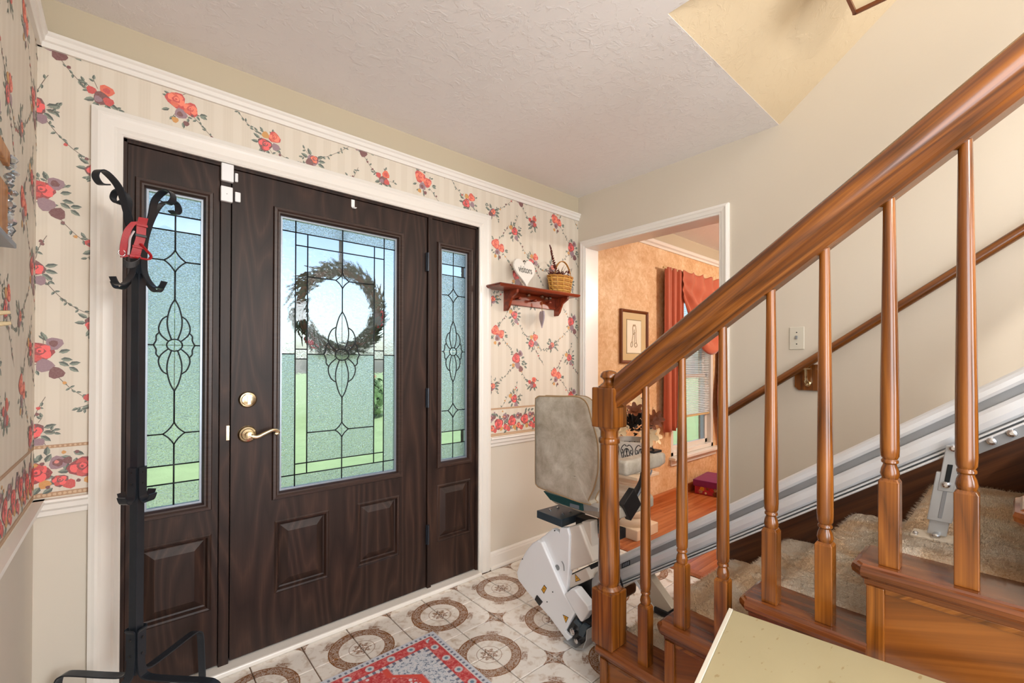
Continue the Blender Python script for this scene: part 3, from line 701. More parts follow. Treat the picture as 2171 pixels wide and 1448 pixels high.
for a, b in ((536, 575), (823, 864), (1113, 1154)):
    xx, za = PY(907, a, .0).x, PY(907, a, .0).z; zb = PY(907, b, .0).z
    m = MB(); m.lathe([(.006, zb), (.006, za)], (xx, -.003, 0), 12); m.box((xx-.010, .001, zb), (xx+.010, .006, za)); m.build('hinge', 'black_iron', door)
sx_, sz_ = PY(483, 918, .0).x, PY(483, 918, 0).z
MB().box((sx_-.006, -.001, sz_-.03), (sx_+.006, .003, sz_+.03)).build('strike_plate', 'brass', door, bevel=.001)
def sensor(p0, p1, label, y0, dep, scr=False):
    a, b = PY(*p0, y0), PY(*p1, y0); x0, x1, z0, z1 = min(a.x, b.x), max(a.x, b.x), min(a.z, b.z), max(a.z, b.z)
    m = MB().box((x0, y0-dep, z0), (x1, y0, z1)); o = m.build('door_sensor', 'white_plastic', bevel=.003, loc=((x0+x1)/2, y0, z0)); tag(o, label, 'sensor')
    if scr: MB().lathe([(.0018, -dep-.0006), (.0018, -dep+.001)], ((x0+x1)/2, y0, (z0+z1)/2), 10, 'y').build('screw', 'alu_groove', o)
sensor((468, 347), (494, 390), 'white rectangular alarm contact, taller of two stacked on dark post beside entry door', .002, .02)
sensor((467, 395), (492, 432), 'white alarm contact with a tiny screw, lower of two stacked on dark post', .002, .018, True)
sensor((497, 368), (504, 388), 'slim small white magnet high on the dark door near its top corner', YF, .012)
sensor((497, 408), (509, 431), 'small white magnet on the dark door below the slimmer one', YF, .014)
a, b = PY(745, 418, YF-.004), PY(753, 443, YF-.004)
m = MB(); m.strap([(a.x+.008, YF-.003, DZ-.016), (a.x+.008, YF-.003, b.z+.008), (a.x+.010, YF-.010, b.z), (a.x+.014, YF-.016, b.z+.004)], (1, 0, 0), .016, .0022)
hk = m.build('wreath_hanger', 'white_plastic', loc=(a.x, YF, b.z)); tag(hk, 'small white over-door hanger hook at the top edge of the brown entry door', 'hook')
# wreath outside the door glass
wc = PY(722, 658, .12); wr = thing('wreath', 'dark twig wreath with red blooms hanging outside the entry door glass', 'wreath', wc)
m = MB(); R0 = .192
for k in range(900):
    t = rng.random()*2*pi; b = rng.random()*2*pi; rr = .042*sqrt(rng.random())
    p = wc+Vector(((R0+rr*cos(b))*cos(t), rr*sin(b)*.7, (R0+rr*cos(b))*sin(t)*1.02))
    d = Vector((-sin(t), rng.uniform(-.4, .4), cos(t)))+Vector((cos(t), 0, sin(t)))*rng.uniform(-.3, 1.0); d.normalize()
    s2 = d.cross(Vector((0, 1, 0))).normalized()*.0045; e = p+d*rng.uniform(.03, .06)
    m.add([p-s2, p+s2, e+s2*.3, e-s2*.3], [(0, 1, 2, 3)])
m.build('twigs', 'leaf_deep', wr, fix=False)
m = MB(); m.tube([wc+Vector((R0*cos(t), 0, R0*sin(t))) for t in [2*pi*i/40 for i in range(41)]], .016, 8); m.build('ring', 'bark', wr, smooth=True)
for t in (-.15, -.3, -2.2, -2.35, -.02):
    m = MB(); c0 = wc+Vector((cos(t)*R0*1.08, .0, sin(t)*R0*1.08))
    for k in range(6):
        a = k*pi/3; m.lathe([(.002, -.008), (.012, -.004), (.013, .003), (.003, .008)], c0+Vector((cos(a)*.014, 0, sin(a)*.014)), 8, 'y')
    m.build('bloom', 'berry_red', wr, smooth=True)
MB().strap([wc+Vector((0, 0, R0+.02)), wc+Vector((0, 0, .42))], (1, 0, 0), .02, .001).build('ribbon', 'flagpole_grey', wr)

# ------------------------------------------------------------------ staircase
RISE, RUN, Y1 = .19, .264, -1.035
NST = 9; XO = -1.14; XI = -.975
st = thing('staircase', 'carpeted wooden staircase rising along the cream wall', 'staircase', (-.57, -1.1, 0))
rr2 = random.Random(3)
nm_t = None
def tread_return(k):
    y0 = Y1-RUN*(k-1); y1 = y0-RUN-.032; z = RISE*k; m = MB(); c = .022
    def ring(d, zz): return [(XO+d, y0-c-d*.2, zz), (XO+c+d*.4, y0-d, zz), (XI, y0-d, zz), (XI, y1, zz), (XO+d, y1, zz)]
    m.loft([ring(.022, z-.052), ring(.020, z-.036), ring(.010, z-.034), ring(.002, z-.026), ring(0, z-.016), ring(.003, z-.007), ring(.010, z-.004), ring(.014, z)])
    return m
for k in range(1, NST+1):
    y0 = Y1-RUN*(k-1); z = RISE*k
    smooth_angle(tread_return(k).build('tread_return', 'tread_wood', st), 18)
    # side panel under the return: stile, veneer field and bead
    px = XO+.026; ya, yb = y0-.03, y0-RUN-.03
    m = MB(); m.box((px, ya, 0), (px+.02, yb, z-.05)); m.build('side_panel', 'panel_wood', st)
    m = MB(); m.box((px-.010, ya, 0), (px, ya-.034, z-.05)); m.build('stile', 'oak_rail', st, bevel=.002)
    m = MB(); m.box((px-.006, ya-.034, z-.062), (px, yb, z-.05)); m.build('bead', 'oak_rail_y', st, bevel=.002)
    m = MB(); m.box((px+.02, ya-.005, 0), (-.001, ya-.025, z-.03)); m.box((px+.02, y0-.06, z-.03), (-.001, y0-RUN-.06, z-.006)); m.build('riser', 'tread_wood', st)
    # carpet over tread and riser, a grid with a rounded nose and a ragged pile
    prof = [(y0-RUN-.075, z+.012), (y0-RUN+.02, z+.014), (y0-.16, z+.014), (y0-.11, z+.013), (y0-.07, z+.010), (y0-.048, z+.0), (y0-.042, z-.016), (y0-.05, z-.034), (y0-.066, z-.044), (y0-.068, z-.1), (y0-.068, z-RISE+.006)]
    pts = []
    for (a, b), (c, d) in zip(prof[:-1], prof[1:]):
        nn = max(1, int(sqrt((a-c)**2+(b-d)**2)/.011))
        for i in range(nn): pts.append((a+(c-a)*i/nn, b+(d-b)*i/nn))
    pts.append(prof[-1]); NX = 84; m = MB(); vs = []
    for (a, b) in pts:
        for i in range(NX+1):
            x = XI-.004+(-.026-XI+.004)*i/NX
            vs.append((x+(rr2.uniform(-.003, .003) if 0 < i < NX else 0), a+rr2.uniform(-.002, .002), b+rr2.uniform(-.0022, .0022) if i else b-.014))
    n1 = NX+1; m.add(vs, [(r*n1+i, r*n1+i+1, (r+1)*n1+i+1, (r+1)*n1+i) for r in range(len(pts)-1) for i in range(NX)])
    cp = m.build('carpet', 'carpet', st, smooth=True, fix=False)
    if k <= 5:      # cut pile standing on the carpet
        m = MB(); dense = [(a, b) for a, b in pts if b > z-.05]
        for q_ in range(13000):
            i_ = rr2.randrange(len(dense)-1); t_ = rr2.random(); (a, b), (c_, d_) = dense[i_], dense[i_+1]; dl = sqrt((c_-a)**2+(d_-b)**2) or 1
            y_, z_ = a+(c_-a)*t_, b+(d_-b)*t_; ny_, nz_ = -(d_-b)/dl, (c_-a)/dl
            if nz_ < -.3 or (abs(nz_) < .3 and ny_ < 0): ny_, nz_ = -ny_, -nz_
            x = rr2.uniform(XI+.002, -.028); h_ = rr2.uniform(.006, .012); w_ = .0016; jx, jy = rr2.uniform(-.006, .006), rr2.uniform(-.006, .006)
            m.add([(x-w_, y_, z_), (x+w_, y_+w_*.5, z_), (x+jx, y_+ny_*h_+jy, z_+nz_*h_)], [(0, 1, 2)])
        o_ = m.build('carpet_pile', 'carpet', cp, fix=False); o_['kind'] = 'stuff'
m = MB(); ys0, ys1 = -1.064, -3.42; zt_ = lambda y: .31-.72*(y+1.063)
m.prism([(-.022, ys0, 0), (-.022, ys0, zt_(ys0)), (-.022, ys1, zt_(ys1)), (-.022, ys1, zt_(ys1)-.6), (-.022, -1.6, 0)], (.0215, 0, 0)); m.build('wall_skirt', 'skirt_wood', st, bevel=.003)
m = MB(); m.bar((-.026, ys0, zt_(ys0)-.006), (-.026, ys1, zt_(ys1)-.006), .008, .012); m.build('skirt_cap', 'oak_rail_y', st)

# ------------------------------------------------------------------ stair railing
XR = -1.09; zb = lambda y: 1.342-.718*(y+1.501)
rl = thing('stair_railing', 'oak stair railing with turned balusters and a square newel post', 'railing', (XR, -1.08, RISE))
ny = -1.083; nw = .047
m = MB(); m.box((XR-nw, ny-nw, RISE), (XR+nw, ny+nw, .395)); nwl = m.build('newel_post', 'oak_rail', rl, bevel=.005)
m = MB(); m.box((XR-nw, ny-nw, 1.0), (XR+nw, ny+nw, 1.15)); m.build('top_block', 'oak_rail', nwl, bevel=.005)
m = MB(); m.lathe([(.045, .39), (.046, .4), (.04, .408), (.036, .412), (.041, .43), (.0405, .5), (.0385, .62), (.036, .76), (.034, .9), (.034, .937), (.039, .942), (.04, .95), (.039, .958), (.0335, .963), (.0335, .985), (.038, .992), (.044, 1.002)], (XR, ny, 0), 28)
smooth_angle(m.build('turned_shaft', 'oak_rail', nwl), 40)
m = MB(); m.lathe([(.04, 1.148), (.041, 1.153), (.034, 1.158), (.03, 1.162), (.022, 1.168), (.021, 1.176), (.026, 1.182), (.034, 1.187), (.034, 1.192), (.031, 1.201), (.023, 1.209), (.01, 1.213), (.001, 1.214)], (XR, ny, 0), 28)
smooth_angle(m.build('newel_cap', 'oak_rail', nwl), 50)
bal_y = [-1.238, -1.373, -1.505, -1.639, -1.767, -1.897, -2.025, -2.157, -2.289, -2.421, -2.553]
for i, y in enumerate(bal_y):
    k = 1 if i == 0 else 2+(i-1)//2; z0 = RISE*k; top = zb(y)+.02; w = .0195
    m = MB(); h = z0+.2
    m.loft([[(XR+sx*w*q, y+sy*w*q, zz) for sx, sy in ((-1, -1), (1, -1), (1, 1), (-1, 1))] for zz, q in ((z0, 1), (h, 1), (h+.008, .78))])
    b = m.build('baluster', 'oak_rail', rl, bevel=.002)
    hb = h+.004; m = MB()
    m.lathe([(.014, hb), (.0165, hb+.006), (.0185, hb+.014), (.0165, hb+.026), (.0135, hb+.034), (.0125, hb+.037), (.0165, hb+.041), (.0165, hb+.046), (.014, hb+.049), (.0175, hb+.056), (.0185, hb+.075), (.018, hb+.2), (.016, (hb+top)/2), (.013, top-.12), (.0115, top)], (XR, y, 0), 18)
    smooth_angle(m.build('turned_shaft', 'oak_rail', b), 40)
hp = [(-.020, 0), (.020, 0), (.020, .012), (.026, .018), (.027, .034), (.022, .042), (.023, .052), (.031, .062), (.033, .08), (.028, .098), (.016, .108), (0, .111), (-.016, .108), (-.028, .098), (-.033, .08), (-.031, .062), (-.023, .052), (-.022, .042), (-.027, .034), (-.026, .018), (-.020, .012)]
sl = Vector((0, -1, .718)).normalized(); up = Vector((0, .718, 1)).normalized()
def hr(y): c = Vector((XR, y, zb(y))); return [c+Vector((a, 0, 0))+Vector((0, 0, h*1.2)) for a, h in hp]
m = MB(); m.loft([hr(ny-nw+.004), hr(-3.0)]); smooth_angle(m.build('handrail', 'oak_rail_y', rl), 40)

# wall handrail with its bracket
wh = thing('wall_handrail', 'round oak handrail fixed to the cream wall above the stairlift rail', 'handrail', (-.06, -1.1, .95))
a, b = PX(1547, 871, -.06), PX(2171, 487, -.06); d = (b-a); b2 = b+d*.6
a = a+d*-.02
m = MB(); m.tube([a, b2], .0195, 16); smooth_angle(m.build('rail', 'oak_rail_y', wh))
bc = PX(1716, 806, 0)
m = MB(); hw, hh, cc = .046, .095, .016; poly = [(-.0, bc.y+sy*hw*u, bc.z+v*hh/1) for sy, u, v in ()]
cy0, cz0 = bc.y, PX(1716, 800, 0).z; w, h = .058, .062
pts = [(cy0-w+cc, cz0-h), (cy0+w-cc, cz0-h), (cy0+w, cz0-h+cc), (cy0+w, cz0+h-cc), (cy0+w-cc, cz0+h), (cy0-w+cc, cz0+h), (cy0-w, cz0+h-cc), (cy0-w, cz0-h+cc)]
m.prism([(-.018, p, q) for p, q in pts], (.018, 0, 0)); blk = m.build('bracket_block', 'oak_rail', wh, bevel=.003)
m = MB(); rp = a+(b-a)*((cy0-a.y)/(b.y-a.y))
m.tube(catmull([(-.017, cy0, cz0-.035), (-.035, cy0, cz0-.028), (-.05, cy0, cz0-.008), rp+Vector((0, 0, -.018))], 5), [.009]*10+[.006]*6, 10); m.lathe([(.013, -.026), (.015, -.018)], (0, cy0, cz0-.03), 14, 'x'); m.box((rp.x-.012, cy0-.022, rp.z-.024), (rp.x+.012, cy0+.022, rp.z-.018))
smooth_angle(m.build('bracket', 'brass', blk))
# switch plate
sw0, sw1 = PX(1674, 694, 0), PX(1706, 741, 0)
sp_ = MB().box((-.006, sw0.y, sw0.z), (0, sw1.y, sw1.z)).build('light_switch', 'ivory_plate', bevel=.003, loc=(0, (sw0.y+sw1.y)/2, sw1.z))
tag(sp_, 'ivory wall plate with a single toggle above the wall handrail', 'switch')
cy, cz = (sw0.y+sw1.y)/2, (sw0.z+sw1.z)/2
MB().box((-.016, cy-.004, cz-.004), (-.005, cy+.004, cz+.012)).build('toggle', 'alu_groove', sp_, bevel=.001)
for dz in (.028, -.028): MB().lathe([(.003, -.0068), (.003, -.005)], (0, cy, cz+dz), 10, 'x').build('screw', 'came', sp_)

# ------------------------------------------------------------------ stairlift rail
XT = -.78; ztop = lambda y: .717-.72*(y+1.39)
sr = thing('stairlift_rail', 'aluminium stairlift track sloping up inside the balusters on adjustable legs', 'stairlift rail', (XT, -.9, 0))
def rail_seg(m, prof, ya, yb, mi=0):
    m.loft([[(XT+dx, y, ztop(y)-dz) for dx, dz in prof] for y in (ya, yb)], mi)
ya, yb_ = -.66, -3.2
m = MB(); rail_seg(m, [(-.018, .006), (-.010, .0), (.012, .0), (.02, .008), (.02, .04), (-.02, .04), (-.024, .03), (-.024, .016)], ya, yb_)
rail_seg(m, [(-.024, .064), (.018, .064), (.018, .12), (-.018, .12), (-.026, .112), (-.03, .096), (-.03, .075)], ya, yb_)
rail_seg(m, [(-.034, .124), (.03, .124), (.03, .13), (-.034, .13)], ya, yb_); rail_seg(m, [(-.04, .135), (.03, .135), (.03, .142), (-.04, .142)], ya, yb_)
m.build('track', 'aluminium', sr, bevel=.002)
m = MB(); rail_seg(m, [(-.014, .036), (.018, .036), (.018, .068), (-.014, .068)], ya, yb_); rail_seg(m, [(-.012, .115), (.02, .115), (.02, .145), (-.012, .145)], ya, yb_); m.build('groove', 'alu_groove', sr)
for k in range(14):
    y = -2.02-.034*k; zc = ztop(y)-.15; MB().lathe([(.004, -.046), (.009, -.044), (.011, -.036), (.011, -.03)], (XT, y, zc), 12, 'x').build('rack_stud', 'bright_steel', sr)
m = MB(); m.loft([[(XT+dx, y, ztop(y)-.14-dz) for dx, dz in ((-.036, 0), (0, 0), (0, .03), (-.036, .03))] for y in (-1.99, -3.2)]); m.build('rack', 'alu_groove', sr)
y = -1.0; m = MB(); m.loft([[(XT-.0245, yy, ztop(yy)-dz) for dz in (.045, .062)] for yy in (-.935, -.965)], closed=False); 
lb = MB(); lb.loft([[(XT+dx, yy, ztop(yy)-dz) for dx, dz in ((-.0155, .041), (-.014, .041), (-.014, .063), (-.0155, .063))] for yy in (-.935, -.975)]); lb.build('rating_label', 'came', sr)
lb = MB()
for q in range(4): yy = -.939-.009*q; lb.loft([[(XT+dx, e, ztop(e)-dz) for dx, dz in ((-.0162, .044), (-.0155, .044), (-.0155, .060), (-.0162, .060))] for e in (yy, yy-.006)])
lb.build('label_cells', 'spacer', sr)
# legs: two broad ones at the foot, one slotted telescopic leg higher up
def broad_leg(p_top, p_bot, w=.085):
    p, q = Vector(p_top), Vector(p_bot); d = (q-p).normalized(); s = Vector((0, -d.z, d.y)).normalized()
    m = MB(); m.loft([[e+s*(i*w/2)+Vector((j*.02, 0, 0)) for i, j in ((-1, -1), (1, -1), (1, 1), (-1, 1))] for e in (p, q)]); lg = m.build('leg', 'leg_beige', sr, bevel=.003)
    m = MB(); m.loft([[e+s*(i*w/2)+Vector((j, 0, 0)) for i, j in ((.72, -.022), (1.02, -.022), (1.02, -.018), (.72, -.018))] for e in (p, q)]); m.build('side_flange', 'white_plastic', lg)
    m = MB(); m.box(q+Vector((-.03, -.05, -.012)), q+Vector((.03, .05, .012))); m.build('rubber_foot', 'black_plastic', lg, bevel=.003)
    m = MB(); m.lathe([(.007, -.03), (.007, -.02)], p+d*.09+s*(w*.4), 10, 'x'); m.build('bolt', 'bright_steel', lg)
yl = -.87; broad_leg((XT+.02, -.74, ztop(-.74)-.13), (XT+.04, yl-.02, .012))
broad_leg((XT, -1.03, ztop(-1.03)-.13), (XT-.0, -1.15, RISE+.028))
p, q = PX(2024, 945, -.83), PX(1986, 1152, -.83); q.z = RISE*4+.024
m = MB(); m.bar(p, p+(q-p)*.6, .012, .026, (0, 1, 0)); 
def legbar(name, mat, e0, e1, w, t, xoff=0):
    s = Vector((0, 1, 0)); m = MB(); m.loft([[e+s*(i*w/2)+Vector((xoff+j*t/2, 0, 0)) for i, j in ((-1, -1), (1, -1), (1, 1), (-1, 1))] for e in (e0, e1)]); return m.build(name, mat, sr, bevel=.002)
lg = legbar('leg', 'leg_grey', p+(q-p)*.3, p+(q-p)*.84, .048, .016, -.004)
legbar('inner_strut', 'leg_grey', p, p+(q-p)*.5, .03, .012, -.008); legbar('inner_strut', 'leg_grey', p+(q-p)*.7, q, .038, .010)
legbar('slot', 'came', p+(q-p)*.2, p+(q-p)*.44, .010, .002, -.0155); legbar('slot', 'alu_groove', p+(q-p)*.44, p+(q-p)*.8, .008, .002, -.0125)
for t in (.02, .42, 1.0):
    e = p+(q-p)*t; MB().lathe([(.004, -.026), (.008, -.024), (.009, -.018), (.009, .0)], e, 12, 'x').build('bolt', 'bright_steel', sr)
m = MB(); m.box(q+Vector((-.035, -.05, -.012)), q+Vector((.035, .05, -.004))); m.build('foot_plate', 'leg_beige', sr, bevel=.002)
for dy in (.04, -.04): MB().lathe([(.006, -.006), (.006, .0), (.003, .003)], q+Vector((-.02, dy, .0)), 10).build('screw', 'bright_steel', sr)

# ------------------------------------------------------------------ stairlift chair
XC = -.985
ch = thing('stairlift_chair', 'parked stairlift chair with taupe vinyl back and white plastic carriage', 'stairlift', (XC, -.75, 0))
def pp(l, x): return [PX(a, b, x) for a, b in l]
shell = [(1148, 1150), (1139, 1145), (1128, 1152), (1115, 1168), (1102, 1191), (1095, 1214), (1098, 1230), (1117, 1255), (1165, 1310), (1202, 1360), (1212, 1352), (1198, 1339), (1219, 1299), (1196, 1260)]
m = MB(); m.prism(pp(shell, XC), (.03, 0, 0)); m.build('carriage_cover', 'white_plastic', ch, bevel=.006, seg=3)
up2 = [(1140, 1146), (1171, 1121), (1185, 1129), (1187, 1119), (1203, 1119), (1207, 1135), (1206, 1200), (1202, 1254), (1196, 1258)]
m = MB(); m.prism(pp(up2, XC+.022), (.03, 0, 0)); m.build('upper_cover', 'white_plastic', ch, bevel=.005, seg=3)
sc_ = [(1197, 1260), (1210, 1249), (1218, 1250), (1246, 1286), (1249, 1296), (1234, 1319), (1230, 1318), (1222, 1305)]
m = MB(); m.prism(pp(sc_, XC-.008), (.05, 0, 0)); m.build('side_cover', 'white_plastic', ch, bevel=.008, seg=3)
cw = [(1206, 1117), (1228, 1112), (1258, 1193), (1206, 1212)]
m = MB(); m.prism(pp(cw, XC+.035), (.09, 0, 0)); m.build('cowl', 'housing_shade', ch, bevel=.008, seg=3)
lb_ = [(1206, 1222), (1242, 1204), (1252, 1228), (1204, 1250)]
m = MB(); m.prism(pp(lb_, XC+.04), (.08, 0, 0)); m.build('lower_box', 'housing_shade', ch, bevel=.004)
cl = [(1233, 1106), (1252, 1106), (1256, 1192), (1240, 1192)]
m = MB(); m.prism(pp(cl, XC+.06), (.05, 0, 0)); m.build('column', 'housing_shade', ch, bevel=.004)
dk = [(1198, 1338), (1222, 1304), (1250, 1322), (1247, 1356), (1232, 1366), (1214, 1354)]
m = MB(); m.prism(pp(dk, XC+.012), (.08, 0, 0)); mech = m.build('drive_unit', 'black_plastic', ch, bevel=.004)
m = MB(); m.prism(pp([(1215, 1318), (1222, 1312), (1238, 1330), (1232, 1338)], XC+.004), (.02, 0, 0)); m.prism(pp([(1228, 1330), (1236, 1322), (1246, 1330), (1236, 1352), (1226, 1347)], XC-.004), (.02, 0, 0)); m.build('roller_block', 'slate_steel', mech, bevel=.003)
c = PX(1216, 1338, XC); m = MB(); m.lathe([(.006, -.014), (.014, -.01), (.015, .0), (.015, .02)], c, 16, 'x'); smooth_angle(m.build('roller', 'bright_steel', mech))
c = PX(1225, 1357, XC); m = MB(); m.lathe([(.005, -.016), (.011, -.012), (.011, .01)], c, 16, 'x'); smooth_angle(m.build('knob', 'bright_steel', mech))
fp = [PX(a, b, XC+.02) for a, b in ((1204, 1362), (1214, 1372), (1230, 1377), (1245, 1370), (1252, 1352), (1254, 1330))]
for f in fp: f.z = max(f.z, .006)
m = MB(); m.strap(fp, (1, 0, 0), .06, .004); m.build('foot_guard', 'leg_grey', ch)
m = MB(); m.prism(pp([(1268, 1208), (1264, 1214), (1232, 1262), (1244, 1274), (1272, 1238)], XC+.07), (.03, 0, 0)); m.build('link_arm', 'leg_grey', ch, bevel=.003)
# warning labels and small fittings on the covers
def decal(poly, x, mat, par=ch, nm='warning_label'):
    m = MB(); m.prism(pp(poly, x), (.0012, 0, 0)); return m.build(nm, mat, par)
for l, x in (([(1153.5, 1240), (1159, 1247), (1153, 1259), (1147.5, 1250)], XC-.0012), ([(1193, 1303), (1205, 1309), (1199.5, 1321)], XC-.0012), ([(1219, 1217), (1231, 1230), (1220, 1234)], XC+.0388)):
    d_ = decal(l, x, 'came'); cx_, cy_ = sum(p[0] for p in l)/len(l), sum(p[1] for p in l)/len(l)
    decal([(cx_+(a-cx_)*.8, cy_+(b-cy_)*.8) for a, b in l], x-.0006, 'warn_yellow', d_, 'label_face')
    decal([(cx_-.6, cy_-2.4), (cx_+.9, cy_-1.8), (cx_+.2, cy_-.2), (cx_+1.0, cy_+.2), (cx_-.8, cy_+2.6), (cx_-.1, cy_+.4), (cx_-.9, cy_)], x-.0012, 'came', d_, 'bolt_symbol')
m = MB(); m.prism(pp([(1137, 1262), (1149, 1277), (1143, 1285), (1133, 1271)], XC-.006), (.008, 0, 0)); m.build('power_switch', 'black_plastic', ch, bevel=.002)
for a, b, x in ((1108, 1185, XC), (1172, 1255, XC), (1160, 1276, XC), (1176, 1125, XC+.022)):
    MB().lathe([(.0025, -.002), (.003, 0), (.003, .002)], PX(a, b, x), 10, 'x').build('screw', 'came', ch)
MB().lathe([(.012, -.003), (.013, 0), (.013, .003)], PX(1182, 1203, XC+.022), 16, 'x').build('key_dial', 'alu_groove', ch)
m = MB(); m.tube(catmull(pp([(1191, 1190), (1195, 1198), (1196, 1210)], XC+.021), 4), .0025, 6); m.build('slot', 'alu_groove', ch)
# swivel plate and frame
zp = .515; q4 = [PZ(a, b, zp) for a, b in ((1138, 1082), (1186, 1069), (1241, 1084), (1191, 1102))]
m = MB(); m.prism(q4, (0, 0, -.036)); sp2 = m.build('swivel_plate', 'slate_steel', ch, bevel=.002)
for a, b in ((1167, 1081), (1183, 1077), (1194, 1090), (1209, 1086)): MB().lathe([(.007, 0), (.007, .003), (.004, .006)], PZ(a, b, zp), 10).build('bolt', 'bright_steel', sp2)
e0 = (q4[2]+q4[3])/2
m = MB(); m.box((e0.x+.0, -.955, zp-.045), (e0.x+.06, e0.y-.01, zp-.002)); m.build('support_arm', 'black_plastic', ch, bevel=.003)
m = MB(); m.prism(pp([(1151, 1041), (1165, 1046), (1233, 1066), (1235, 1084), (1192, 1070), (1166, 1060)], XC+.04), (.04, 0, 0)); tb = m.build('swivel_bracket', 'teal_steel', ch, bevel=.003)
m = MB(); m.prism(pp([(1208, 1067), (1227, 1072), (1227, 1080), (1208, 1074)], XC+.036), (.008, 0, 0)); m.build('latch', 'spacer', tb, bevel=.001)
m = MB(); m.prism(pp([(1236, 1068), (1268, 1077), (1268, 1085), (1238, 1082)], XC+.05), (.05, 0, 0)); m.build('seat_slide', 'leg_grey', ch)
# backrest: a rounded, slightly crowned cushion
out = catmull([Vector((a, b, 0)) for a, b in ((1142, 840), (1180, 841), (1216, 841), (1232, 845), (1244, 858), (1253, 890), (1264, 930), (1267, 960), (1266, 1000), (1258, 1035), (1248, 1056), (1246, 1064), (1250, 1070), (1220, 1062), (1180, 1047), (1148, 1036), (1137, 1029), (1134, 1015), (1134, 940), (1134, 855), (1136, 844), (1142, 840))], 4)[:-1]
def backloop(s, dx):
    cx_, cy_ = 1198, 952; return [PX(cx_+(p.x-cx_)*s, cy_+(p.y-cy_)*s, XC)+Vector((dx, 0, 0)) for p in out]
m = MB(); m.loft([backloop(.5, -.008), backloop(.9, -.006), backloop(.985, 0), backloop(1.0, .006), backloop(1.0, .05), backloop(.985, .06), backloop(.9, .072), backloop(.5, .078)])
bk = m.build('backrest', 'leatherette', ch, smooth=True)
for dx in (.004, .052):
    m = MB(); lp = backloop(1.003, dx); m.tube(lp+[lp[0]], .003, 6, cap=False); m.build('piping', 'tan_piping', bk, smooth=True)
m = MB()
SY0, SY1 = -.955, -.585
def seatloop(z, ins): return [(x, y, z) for x, y in ((XC+.09+ins, SY0+.03+ins), (XC+.1+ins, SY0+ins), (-.57-ins, SY0+ins), (-.53-ins, SY0+.04+ins), (-.53-ins, SY1-.04-ins), (-.57-ins, SY1-ins), (XC+.1+ins, SY1-ins), (XC+.09+ins, SY1-.03-ins))]
m.loft([seatloop(.555, .012), seatloop(.562, 0), seatloop(.605, 0), seatloop(.618, .012), seatloop(.622, .04)])
m.build('seat', 'leatherette', ch, smooth=True, bevel=.006)
for yy, nm in ((-.925, 'near'), (-.60, 'far')):
    m = MB(); x0, x1 = -.80, -.45
    def armloop(x, s): return [(x, yy+a*s, .772+b*s) for a, b in ((-.028, -.034), (.028, -.034), (.036, -.02), (.036, .022), (.026, .034), (-.026, .034), (-.036, .022), (-.036, -.02))]
    m.loft([armloop(x0, .7), armloop(x0+.012, 1), armloop(x1-.06, 1), armloop(x1-.012, .8), armloop(x1, .5)])
    ar = m.build('armrest', 'leatherette', ch, smooth=True, bevel=.004)
    m = MB(); m.strap(catmull([(-.60, yy, .74), (-.62, yy, .68), (-.68, yy, .63), (-.76, yy, .585), (-.82, yy, .56)], 5), (0, 1, 0), .02, .03); m.build('arm_strut', 'black_plastic', ar)
    if nm == 'near':
        m = MB(); m.tube(catmull([(-.57, yy-.02, .73), (-.6, yy-.03, .715), (-.64, yy-.03, .70), (-.70, yy-.03, .64), (-.78, yy-.03, .58)], 4), .004, 6); m.build('cable', 'spacer', ar)
        m = MB(); c = Vector((-.765, yy-.045, .612)); m.loft([[c+Vector((i*cos(.6)*.05-k*sin(.6)*.05, dy, i*sin(.6)*.05+k*cos(.6)*.05)) for i, k in ((-1, -1), (1, -1), (1, 1), (-1, 1))] for dy in (0, .03)]); m.build('belt_box', 'black_plastic', ar, bevel=.003)
        m = MB(); m.box((x1-.1, yy-.02, .806), (x1-.03, yy+.02, .816)); m.tube([(x1-.07, yy, .815), (x1-.085, yy, .828)], .005, 8); m.build('toggle_control', 'black_plastic', ar)
m = MB()
for k in range(3): m.tube(catmull([(XC+.12, -.95+.02*k, .47), (XC+.1, -.97+.02*k, .38), (XC+.13, -.985+.02*k, .27)], 5), .004, 6)
m.build('cable_loop', 'black_plastic', ch)
# track shoe wrapping the rail behind the covers
m = MB(); m.loft([[(XT+dx, y, ztop(y)-dz) for dx, dz in ((-.14, -.02), (-.034, -.02), (-.034, .15), (-.14, .15))] for y in (-.70, -.86)]); m.build('track_shoe', 'black_plastic', ch, bevel=.004)
fr_ = PX(1335, 1222, -.8)
m = MB(); m.loft([[Vector((XT+dx, y, ztop(y)-.15-dz)) for dx, dz in ((-.05, 0), (.05, 0), (.05, .05), (-.05, .05))] for y in (-.87, -.97)]); m.build('end_buffer', 'skirt_wood', ch, bevel=.012, seg=3)

# ------------------------------------------------------------------ shelf with heart sign and basket
sh = thing('wall_shelf', 'cherry wooden peg shelf on the rose wallpaper', 'shelf', (-.47, 0, 1.6))
sa, sb = PY(1057, 601, -.13), PY(1226, 620, -.13); sx0, sx1 = sa.x-.005, min(sb.x, -.02); sz = 1.705
m = MB(); m.loft([[(sx0+i, 0, z), (sx1-i, 0, z), (sx1-i, -.15+i, z), (sx0+i, -.15+i, z)] for i, z in ((.012, sz-.019), (.003, sz-.012), (0, sz-.006), (.004, sz))]); m.build('board', 'cherry', sh)
bl, br = PY(1074, 640, -.03).x, PY(1181, 650, -.03).x
for x in (bl, br-.0):
    pr = [(0, sz-.018), (-.125, sz-.018), (-.122, sz-.04), (-.10, sz-.052), (-.075, sz-.066), (-.062, sz-.09), (-.05, sz-.12), (-.03, sz-.142), (0, sz-.142)]
    m = MB(); m.prism([(x, a, b) for a, b in pr], (.016, 0, 0)); m.build('bracket', 'cherry', sh, bevel=.002)
